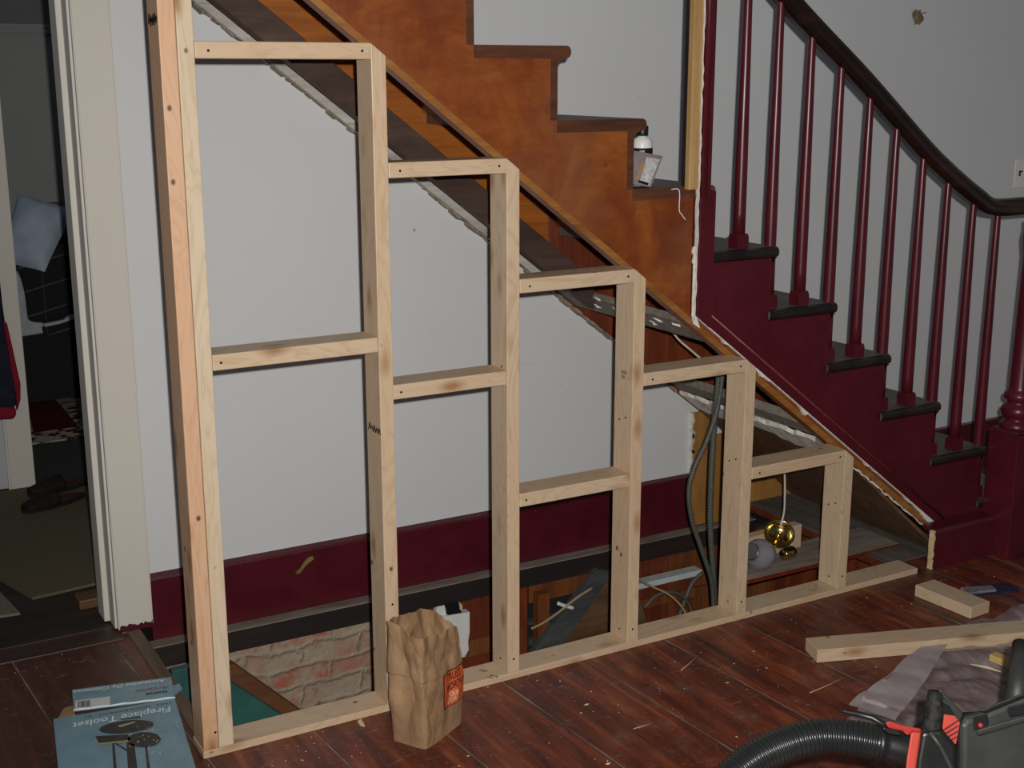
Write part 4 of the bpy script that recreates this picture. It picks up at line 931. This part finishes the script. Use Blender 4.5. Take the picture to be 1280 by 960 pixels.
# blister packs
b0, b1, b2, b3 = at(1190, 733, z=.004), at(1262, 728, z=.004), at(1276, 738, z=.004), at(1212, 744, z=.004)
bk = thing('blister_pack', 'blue carded blister pack lying on the floor behind the short offcut', 'packet', b0)
m = MB(); thick(m, [b0, b1, b2, b3], .003); m.build('card', BLISTER, bk)
m = MB(); thick(m, [at(1200, 734, z=.012), at(1240, 731, z=.012), at(1246, 737, z=.012), at(1210, 741, z=.012)], .008); m.build('blister', GLASS, bk, bevel=.003)
m = MB(); thick(m, [at(1192, 733, z=.006), at(1212, 731.5, z=.006), at(1213, 733, z=.006), at(1193, 734.5, z=.006)], .001); m.build('red_band', REDPRINT, bk)
# ------------------------------------------------------------------ PLASTIC SHEET
def sheet(name, outline, mat, z0, amp, label, seed, nu=50, nv=50, sol=0):
    # outline: 4 curves corners in px on floor: bilinear patch
    Q = [at(u, v, z=0) for u, v in outline]; m = MB(); vs = []
    for j in range(nv+1):
        for i in range(nu+1):
            a, b = i/nu, j/nv; p = bil(Q, a, b)
            w = abs(noise.noise(Vector((p.x*5+seed, p.y*9, 0))))*amp*1.6+abs(noise.noise(Vector((p.x*17, p.y*11+seed, 1))))*amp*.6
            e = min(a, 1-a, b, 1-b); off = noise.noise(Vector((p.x*6, p.y*6, seed)))*.02*(1 if e < .1 else 0)
            vs.append(Vector((p.x+off, p.y+off, z0+w)))
    m.add(vs, [(j*(nu+1)+i, j*(nu+1)+i+1, (j+1)*(nu+1)+i+1, (j+1)*(nu+1)+i) for j in range(nv) for i in range(nu)], 0, True)
    return m
m = sheet('s', [(1160, 800), (1290, 757), (1420, 930), (1040, 925)], FILM, .003, .018, '', 3)
ps = thing('plastic_sheet', 'clear crumpled plastic sheeting spread on the floor under the long board', 'plastic sheet', at(1200, 850, z=0))
m.build('film', FILM, ps)
m = sheet('s', [(1150, 817), (1187, 812), (1118, 915), (1060, 895)], FILM2, .024, .006, '', 5, 24, 40)
m.build('folded_band', FILM2, ps)['label'] = 'doubled, cloudier fold of the sheet'
# yellow scrap + dark scrap on the sheet
m = MB(); y0, y1 = at(1236, 826, z=.03), at(1262, 836, z=.03); m.add([], [])
A_ = Vector((y0.x, y0.y, .03)); d = (Vector((y1.x, y1.y, .03))-A_).normalized(); n = Vector((-d.y, d.x, 0)); M = Matrix((d, n, Vector((0, 0, 1)))).transposed().to_4x4()
m.box(0, .12, 0, .03, 0, .02); o = m.build('wood_scrap', YSCRAP, None, bevel=.001); o.matrix_world = Matrix.Translation(A_) @ M
tag(o, 'yellowish wood scrap lying on the plastic under the long board', 'wood scrap')
m = MB(); q0, q1 = at(1212, 830, z=.028), at(1252, 840, z=.028); m.tube([q0, q0.lerp(q1, .5)+Vector((0, 0, .003)), q1], [.002, .005, .002], 5); tag(m.build('wood_splinter', RAWWD, origin=q0), 'pale long wood splinter on the plastic sheeting', 'splinter')
# ------------------------------------------------------------------ SHOP VACUUM
VD = 2.25
vc = at(1262, 945, d=2.42); VB = Vector((vc.x+.03, vc.y+.02, 0))
vac = thing('shop_vacuum', 'black shop vacuum with red latch and ribbed hose at the lower right', 'vacuum cleaner', VB)
m = MB(); m.lathe([(.17, .04), (.19, .06), (.20, .30), (.205, .34), (.20, .36), (.12, .37)], VB, 36); m.build('tank', BLACKP, vac)
m = MB()
for k in range(4):
    m = MB(); a = k*math.pi/2+.6; m.tube([VB+Vector((.17*math.cos(a)-.012, .17*math.sin(a), .028)), VB+Vector((.17*math.cos(a)+.012, .17*math.sin(a), .028))], .028, 14)
    m.box(VB.x+.17*math.cos(a)-.02, VB.x+.17*math.cos(a)+.02, VB.y+.17*math.sin(a)-.02, VB.y+.17*math.sin(a)+.02, .04, .09); m.build('caster', BLACKP, vac)
def blob(m, P, d0, d1, mi=0):
    a = [at(u, v, d=d0) for u, v in P]; b = [at(u, v, d=d1) for u, v in P]; n = len(P)
    m.add(a+b, [tuple(range(n)), tuple(range(2*n-1, n-1, -1))]+[(i, i+n, (i+1) % n+n, (i+1) % n) for i in range(n)], mi)
# motor head: a rounded shell seen from its side
hd = MB(); blob(hd, [(1197, 902), (1205, 893), (1222, 889), (1250, 878), (1284, 864), (1330, 856), (1380, 862), (1400, 890), (1400, 1010), (1330, 1030), (1220, 1015), (1196, 990)], 2.22, 2.55)
head = hd.build('motor_head', GREYP, vac, bevel=.018, seg=4)
m = MB(); blob(m, [(1224, 888), (1240, 881), (1290, 862), (1290, 868), (1244, 887), (1232, 892)], 2.20, 2.30); m.build('top_rib', BLACKP, head, bevel=.003)
m = MB(); blob(m, [(1221, 912), (1240, 906), (1290, 892), (1290, 900), (1246, 914), (1222, 921)], 2.205, 2.26); m.build('side_rib', GREYP, head, bevel=.004)
m = MB(); blob(m, [(1258, 884), (1290, 876), (1290, 892), (1262, 897)], 2.212, 2.26); m.build('vent', BLACKP, head, bevel=.002)
m = MB(); blob(m, [(1216, 897), (1234, 892), (1236, 903), (1234, 911), (1217, 913)], 2.212, 2.25); m.build('switch_recess', BLACK, head, bevel=.002)
m = MB(); c_ = at(1225, 906, d=2.209); m.lathe([(.001, -.005), (.0045, -.005), (.0045, .004), (.003, .006), (.001, .006)], c_, 14, M=Matrix((Rt, Up, -Fw)).transposed()); m.build('red_button', REDP, head)
# strut / handle triangle
m = MB(); m.tube([at(1169, 864, d=2.22), at(1168, 880, d=2.22), at(1165, 905, d=2.22), at(1160, 925, d=2.22)], [.012, .0145, .0155, .016], 16); m.build('handle', plain('speckled_black_grip', (.016, .016, .014, 1), .7, .3, .9, 90, bump=.6), vac)
m = MB(); blob(m, [(1173, 864), (1178, 862), (1204, 892), (1200, 903), (1196, 898)], 2.215, 2.24); m.build('brace', GREYP, vac, bevel=.002)
m = MB(); blob(m, [(1176, 874), (1202, 897), (1178, 898)], 2.235, 2.25); m.build('brace_web', BLACKP, vac)
m = MB(); blob(m, [(1180, 893), (1201, 896), (1195, 930), (1190, 928), (1178, 910)], 2.225, 2.26); lb_ = m.build('warning_label', ORP, vac)
m = MB()
for k in range(4): blob(m, [(1180+k*1.5, 911+k*5), (1199-k*.8, 899+k*7), (1199-k*.8, 901+k*7), (1181+k*1.5, 913.5+k*5)], 2.223, 2.2245)
m.build('label_bars', MARP, lb_)
m = MB(); blob(m, [(1152, 915), (1166, 912), (1178, 912), (1196, 932), (1200, 1010), (1140, 1010), (1146, 950)], 2.20, 2.36); m.build('inlet_body', BLACKP, vac, bevel=.008, seg=3)
m = MB(); m.tube([at(1162, 915, d=2.195), at(1175, 932, d=2.195), at(1190, 962, d=2.195), at(1198, 985, d=2.195)], .0045, 8); m.build('moulded_rib', GREYP, vac)
# collar (red) & latch
cc0 = at(1136, 940, d=2.27); cc1 = at(1148, 945, d=2.26); ax_ = (cc1-cc0).normalized()
m = MB(); blob(m, [(1139, 912), (1152, 911), (1145, 962), (1141, 985), (1130, 985), (1133, 950)], 2.215, 2.32); m.build('red_collar', ORP, vac, bevel=.004)
m = MB(); blob(m, [(1106, 903), (1113, 901.5), (1127, 906), (1152, 911), (1151, 916), (1141, 915), (1134, 920), (1128, 914), (1110, 910)], 2.205, 2.26); m.build('red_latch', REDP, vac, bevel=.003)
m = MB(); blob(m, [(1104, 909), (1124, 914), (1127, 920), (1112, 918), (1104, 913)], 2.20, 2.24); m.build('latch_slot', BLACKP, vac, bevel=.002)
m = MB(); m.tube([at(1049, 889, d=2.25), at(1056, 889, d=2.25), at(1070, 892, d=2.24), at(1090, 897, d=2.23), at(1104, 905, d=2.225), at(1108, 912, d=2.225)], [.002, .0035, .0055, .006, .006, .004], 8); m.build('latch_lever', BLACKP, vac)
# pole behind (wand)
m = MB(); m.tube([at(1276, 805, d=2.50), at(1274, 840, d=2.45), at(1270, 880, d=2.40)], [.016, .019, .021], 14); m.build('carry_handle', GREYP, vac)
# hose
hp = smooth_path([at(880, 1010, d=2.20), at(915, 972, d=2.22), at(948, 947, d=2.24), at(985, 930, d=2.26), at(1022, 921, d=2.27), at(1060, 922, d=2.27), at(1095, 928, d=2.27)], 10)
fine = []
for a, b in zip(hp, hp[1:]):
    k = max(1, int((b-a).length/.00145))
    for j in range(k): fine.append(a.lerp(b, j/k))
rs = [.0318 if (i % 5) in (0, 1) else .0275 for i in range(len(fine))]
m = MB(); m.tube(fine, rs, 28); hs = m.build('ribbed_hose', HOSEM, vac)
cf = [at(1094, 928, d=2.27), at(1100, 929, d=2.27), at(1104, 929.5, d=2.27), at(1108, 930, d=2.27), at(1137, 938, d=2.27), at(1150, 942, d=2.27)]
m = MB(); m.tube(cf, [.0325, .0325, .029, .0305, .0305, .0305], 28); m.build('hose_cuff', BLACKP, hs)
# ------------------------------------------------------------------ LEFT ROOM
def flat(name, L, z, t, mat, label, cat):
    P = [at(u, v, z=z) for u, v in L] if len(L[0]) == 2 and isinstance(L[0][0], (int, float)) and abs(L[0][0]) > 12 else [Vector((a, b, z)) for a, b in L]
    m = MB(); n = len(P); m.add(P+[p-Vector((0, 0, t)) for p in P], [tuple(range(n)), tuple(range(2*n-1, n-1, -1))]+[(i, i+n, (i+1) % n+n, (i+1) % n) for i in range(n)])
    return tag(m.build(name, mat, origin=P[0]), label, cat)
flat('hall_carpet', [(-.19, 1.255), (.20, 1.30), (1.55, 1.45), (1.55, 2.46), (-1.6, 2.46), (-1.6, 1.9), (-.30, 1.62)], .006, .009, CARPET, 'beige-brown carpet in the small room beyond the doorway', 'carpet')
flat('bedroom_carpet', [(.031, 2.46), (1.55, 2.46), (1.55, 4.55), (-2.2, 4.55), (-2.2, 2.61), (.031, 2.61)], .004, .007, DARKCARP, 'dark grey-green carpet on the bedroom floor', 'carpet')
flat('floor_mat', [(-.245, 1.15), (-.95, 1.24), (-.95, 1.60), (-.285, 1.45)], .005, .008, MATM, 'grey-beige mat on the dark floor left of the carpet edge', 'mat')
rg = thing('rug', 'maroon and cream patterned rug in front of the bed', 'rug', (.3, 3.1, .008))
rgy = 3.10
m = MB(); m.box(-.6, 1.4, rgy, 4.45, .005, .012); m.build('rug_body', RUG, rg)
m = MB(); m.add([Vector((-.6, rgy+.02, .0128)), Vector((1.4, rgy-.0+.02, .0128)), Vector((1.4, rgy+.20, .0128)), Vector((-.6, rgy+.20, .0128))], [(0, 1, 2, 3)]); m.build('rug_border', RUGB, rg)
T_ = [at(42, 541, z=.013), at(98, 533, z=.013), at(72, 502, z=.013), at(50, 490, z=.013), at(30, 490, z=.013)]
m = MB(); m.add(T_, [tuple(range(5))]); m.build('rug_field', RUGC, rg)
# bed
bd = thing('bed', 'bed with dark plaid blanket and white sheet seen through the doorways', 'bed', (.9, 4.2, 0))
YB0 = 3.8
def w3(u, v, y=YB0): return at(u, v, y=y)
m = MB(); P = [w3(20, 335), w3(40, 326), w3(60, 318), w3(95, 292), w3(140, 260), w3(140, 390), w3(95, 393), w3(75, 396), w3(66, 402), w3(48, 404), w3(36, 402), w3(33, 375), w3(28, 350)]
n = len(P); m.add(P+[p+Vector((0, .6, .0)) for p in P], [tuple(range(n)), tuple(range(2*n-1, n-1, -1))]+[(i, i+n, (i+1) % n+n, (i+1) % n) for i in range(n)])
m.build('blanket', PLAID, bd, bevel=.02, seg=3)
m = MB(); P = [w3(10, 335, 3.82), w3(24, 340, 3.82), w3(32, 365, 3.82), w3(36, 400, 3.82), w3(56, 404, 3.82), w3(56, 417, 3.82), w3(30, 421, 3.82), w3(5, 424, 3.82)]
n = len(P); m.add(P+[p+Vector((0, .5, .0)) for p in P], [tuple(range(n)), tuple(range(2*n-1, n-1, -1))]+[(i, i+n, (i+1) % n+n, (i+1) % n) for i in range(n)]); m.build('sheet', SHEET, bd, bevel=.012, seg=3)
m = MB(); P = [w3(55, 405, 3.79), w3(80, 400, 3.79), w3(88, 394, 3.79), w3(130, 388, 3.79), w3(130, 393, 3.79), w3(90, 400, 3.79), w3(75, 405, 3.79), w3(56, 409, 3.79)]
n = len(P); m.add(P+[p+Vector((0, .03, .0)) for p in P], [tuple(range(n)), tuple(range(2*n-1, n-1, -1))]+[(i, i+n, (i+1) % n+n, (i+1) % n) for i in range(n)]); m.build('sheet_hem', SHEET, bd, bevel=.003)
m = MB(); P = [w3(53, 409, 3.80), w3(130, 393, 3.80), w3(130, 412, 3.80), w3(62, 420, 3.80), w3(55, 418, 3.80)]
n = len(P); m.add(P+[p+Vector((0, .4, .0)) for p in P], [tuple(range(n)), tuple(range(2*n-1, n-1, -1))]+[(i, i+n, (i+1) % n+n, (i+1) % n) for i in range(n)]); m.build('blanket', PLAID, bd, bevel=.008)
m = MB(); m.box(-.8, 1.5, 3.95, 4.5, .25, .45); m.box(1.35, 1.45, 3.95, 4.05, 0, .3); m.box(-.75, -.65, 3.95, 4.05, 0, .3); m.box(-.75, -.65, 4.4, 4.5, 0, .3); m.box(1.35, 1.45, 4.4, 4.5, 0, .3); m.build('bed_frame', DARKV, bd, bevel=.01)
m = MB(); m.box(-.8, 1.5, 3.86, 3.90, .02, .46); m.build('under_bed_shade', DARKV, bd)  # black panel added to stand for the shade below the mattress
hbp = at(75, 253, y=4.5); m = MB(); m.box(at(57, 253, y=4.5).x, hbp.x, 4.50, 4.54, .3, hbp.z); m.build('bed_post', oldwood('brown_headboard', 0, (.10, .05, .02, 1), (.16, .08, .035, 1), (.22, .11, .05, 1), .5), bd, bevel=.006)
# pillow
PC = at(50, 290, y=3.95)
def pillow(name, corners, thick_, mat, lab):
    Q = corners; n_ = (Q[1]-Q[0]).cross(Q[3]-Q[0]).normalized(); n_ = n_ if n_.y < 0 else -n_
    m = MB(); K = 18; vs = []
    for sd in (1, -1):
        for j in range(K+1):
            for i in range(K+1):
                a, b = i/K, j/K; e = (4*a*(1-a)*4*b*(1-b))**.45
                pin = 1-.05*math.sin(a*math.pi)*0
                p = bil(Q, a, b)+n_*(sd*thick_*e*.5+noise.noise(Vector((a*4, b*4, sd)))*.012)
                c = bil(Q, .5, .5); k = .06*(math.sin(a*math.pi)*(abs(b-.5)*2)**2+math.sin(b*math.pi)*(abs(a-.5)*2)**2); vs.append(p.lerp(c, k))
    o = (K+1)**2; fs = [(j*(K+1)+i, j*(K+1)+i+1, (j+1)*(K+1)+i+1, (j+1)*(K+1)+i) for j in range(K) for i in range(K)]
    m.add(vs, fs+[tuple(v+o for v in f[::-1]) for f in fs], 0, True); return m.build(name, mat, None, origin=bil(Q, .5, .5)) and tag(COL.objects[-1] if False else bpy.data.objects[name], lab, 'pillow')
pillow('pillow', [at(24, 240, y=4.02), at(96, 262, y=3.86), at(56, 340, y=3.72), at(-6, 330, y=3.88)], .18, PILLOWM, 'pale blue-grey pillow propped on the bed')
# slippers
def slipper(loc, rot, label):
    t = thing('slipper', label, 'slipper', loc, 'slippers on the carpet')
    def sole(h0, h1, k, n=28):
        P = []
        for i in range(n):
            a = 2*math.pi*i/n; x_ = .135*math.cos(a); y_ = (.045+.008*math.cos(a))*math.sin(a); P.append((x_*k, y_*k))
        vs = [(x, y, h0) for x, y in P]+[(x, y, h1) for x, y in P]; return vs, [tuple(range(n-1, -1, -1)), tuple(range(n, 2*n))]+[(i, (i+1) % n, (i+1) % n+n, i+n) for i in range(n)]
    Mr = Matrix.Translation(loc) @ Matrix.Rotation(rot, 4, 'Z')
    m = MB(); vs, fs = sole(0, .018, 1); m.add([Mr @ Vector(v) for v in vs], fs); m.build('sole', SLIP, t, bevel=.004)
    m = MB(); vs, fs = sole(.018, .022, .86); m.add([Mr @ Vector(v) for v in vs], fs); m.build('insole', SLIPR, t)
    m = MB(); vs = []; n = 12; K = 10
    for j in range(K+1):
        xx_ = -.005+.135*j/K; hw = (.045+.008*xx_/.135)*math.sqrt(max(0.0, 1-(xx_/.136)**2))+.002
        for i in range(n+1):
            a = math.pi*i/n; hh = .052*(1-.55*j/K); vs.append(Mr @ Vector((xx_, hw*math.cos(a), .012+hh*math.sin(a)**.7)))
    m.add(vs, [(j*(n+1)+i, j*(n+1)+i+1, (j+1)*(n+1)+i+1, (j+1)*(n+1)+i) for j in range(K) for i in range(n)], 0, True); m.build('upper', SLIP, t, solid=.004)
p = at(75, 612, z=.006); slipper(Vector((p.x, p.y, .0065)), math.radians(196), 'dark slipper on the carpet, the farther of the two, against the white casing')
p = at(68, 631, z=.006); slipper(Vector((p.x, p.y, .0065)), math.radians(200), 'dark slipper on the carpet, the nearer of the two')
# jacket hanging at left edge
jk = thing('jacket', 'navy jacket with red ribbed cuff hanging at the left edge', 'jacket', at(-10, 420, y=2.2))
def outl(L, y0, y1, mat, nm, bev=.02):
    m = MB(); blobp = [at(u, v, y=y0) for u, v in L]; b2_ = [p+Vector((0, y1-y0, 0)) for p in blobp]; n = len(L)
    m.add(blobp+b2_, [tuple(range(n)), tuple(range(2*n-1, n-1, -1))]+[(i, i+n, (i+1) % n+n, (i+1) % n) for i in range(n)]); return m.build(nm, mat, jk, bevel=bev, seg=4)
outl([(-80, 300), (-30, 290), (-8, 320), (1, 352), (4, 380), (8, 410), (14, 440), (20, 470), (23, 490), (21, 511), (-60, 514), (-90, 420)], 2.2, 2.32, NAVY, 'jacket_body')
outl([(4, 402), (9, 404), (15, 430), (21, 458), (26, 480), (26, 500), (22, 514), (20, 490), (14, 462), (9, 430)], 2.19, 2.22, REDF, 'red_piping', .006)
outl([(-50, 511), (20, 509), (21, 518), (19, 524), (-50, 527)], 2.195, 2.30, REDF, 'red_cuff', .012)
m = MB(); q = at(-40, 292, y=2.25); m.tube([q, q+Vector((0, 0, .04)), q+Vector((.02, .1, .06)), q+Vector((.02, .26, .06))], .006, 8); m.build('hanger_hook', BLACKP, jk)
# scrap boards at lower-left behind jacket and in doorway
m = MB(); q0 = at(106, 748, z=.03); m.box(q0.x-.02, q0.x+.10, q0.y-.01, q0.y+.07, -.004, .028); tag(m.build('wood_scrap', BROWNPANEL, bevel=.004, origin=q0), 'small brown wood scrap on the floor inside the doorway by the jamb', 'wood scrap')
# ------------------------------------------------------------------ FLOOR DEBRIS
m = MB(); rr = random.Random(13)
def flake(p, s):
    a = rr.uniform(0, 6.28); d = Vector((math.cos(a), math.sin(a), 0)); n = Vector((-d.y, d.x, 0)); l = s*rr.uniform(.6, 1.8); w = s*rr.uniform(.3, .8); h = s*rr.uniform(.15, .5)
    m.add([p-d*l*.5, p+n*w*.5, p+d*l*.5, p-n*w*.5, p+Vector((0, 0, h))], [(0, 3, 2, 1), (0, 1, 4), (1, 2, 4), (2, 3, 4), (3, 0, 4)])
for k in range(420):
    u, v = rr.uniform(240, 1280), rr.uniform(720, 960); p = at(u, v, z=.0006)
    if p.y > -.003: continue
    near = math.exp(p.y*2.2); 
    if rr.random() > near*.9+.12: continue
    if bcx.x-.13 < p.x < bcx.x+.13 and bcx.y-.12 < p.y < bcx.y+.12: continue
    flake(p, rr.uniform(.002, .006) if rr.random() > .05 else .012)
for k in range(60):
    p = Vector((rr.uniform(.08, 2.4), rr.uniform(.004, .085), TS+.0004)); flake(p, rr.uniform(.002, .004))
for k in range(50):
    p = at(rr.uniform(0, 240), rr.uniform(790, 960), z=.0006)
    if p.y > .05 and p.x < .0: 
        if p.y < .45: p.z = BZ+.0005 if p.y < .2 else .0006
        if p.y < .8 and p.z < .01 and p.y > .45: flake(p, rr.uniform(.002, .005))
        
for k in range(46):
    p = at(rr.gauss(193, 13), rr.gauss(922, 14), z=BZ+.0012)
    if p.y < .12 and at(215, 900, z=BZ).x+.02 > p.x: flake(p, rr.uniform(.0015, .005))
db = m.build('sawdust', RAWWD); tag(db, 'scattered sawdust and wood chips over the floor and sill', 'sawdust'); db['kind'] = 'stuff'
def chip(name, px, lab):
    m = MB(); P = [at(u, v, z=.0008) for u, v in px]; n = len(P); m.add(P+[p+Vector((0, 0, .003+.002*(i % 2))) for i, p in enumerate(P)], [tuple(range(n)), tuple(range(2*n-1, n-1, -1))]+[(i, i+n, (i+1) % n+n, (i+1) % n) for i in range(n)]); tag(m.build(name, RAWWD, origin=P[0]), lab, 'wood shaving')
chip('wood_shaving', [(447, 903), (451, 900), (455, 905), (456, 909), (450, 907)], 'pale wood shaving on the floor left of the paper bag')
for L, lab in (([(851, 838), (862, 829), (871, 821)], 'thin straw on the floorboards right of the fourth stud'), ([(792, 911), (802, 908), (812, 905)], 'thin straw on the floor in the lower middle'), ([(1012, 866), (1034, 857), (1055, 847)], 'thin straw on the floor left of the folded plastic')):
    m = MB(); m.tube([at(u, v, z=.0016) for u, v in L], .0009, 5); tag(m.build('straw', RAWWD, origin=at(*L[0], z=0)), lab, 'straw')
# ------------------------------------------------------------------ LIGHT: camera flash + faint room light
fp_ = CAM+Rt*.045+Up*.055-Fw*.02
fl_ = bpy.data.lights.new('camera_flash', 'SPOT'); fl_.energy = 388; fl_.color = (1, .975, .94); fl_.shadow_soft_size = .012; fl_.spot_size = math.radians(125); fl_.spot_blend = 1.0
fo = bpy.data.objects.new('camera_flash', fl_); COL.objects.link(fo); fo.matrix_world = Matrix.Translation(fp_) @ Matrix((Rt, Up, -Fw)).transposed().to_4x4() @ Matrix.Rotation(math.radians(-12), 4, 'Y') @ Matrix.Rotation(math.radians(3), 4, 'X')
w = bpy.data.worlds.new('world'); SC.world = w; w.use_nodes = True
w.node_tree.nodes['Background'].inputs[0].default_value = (.75, .85, 1, 1); w.node_tree.nodes['Background'].inputs[1].default_value = .065
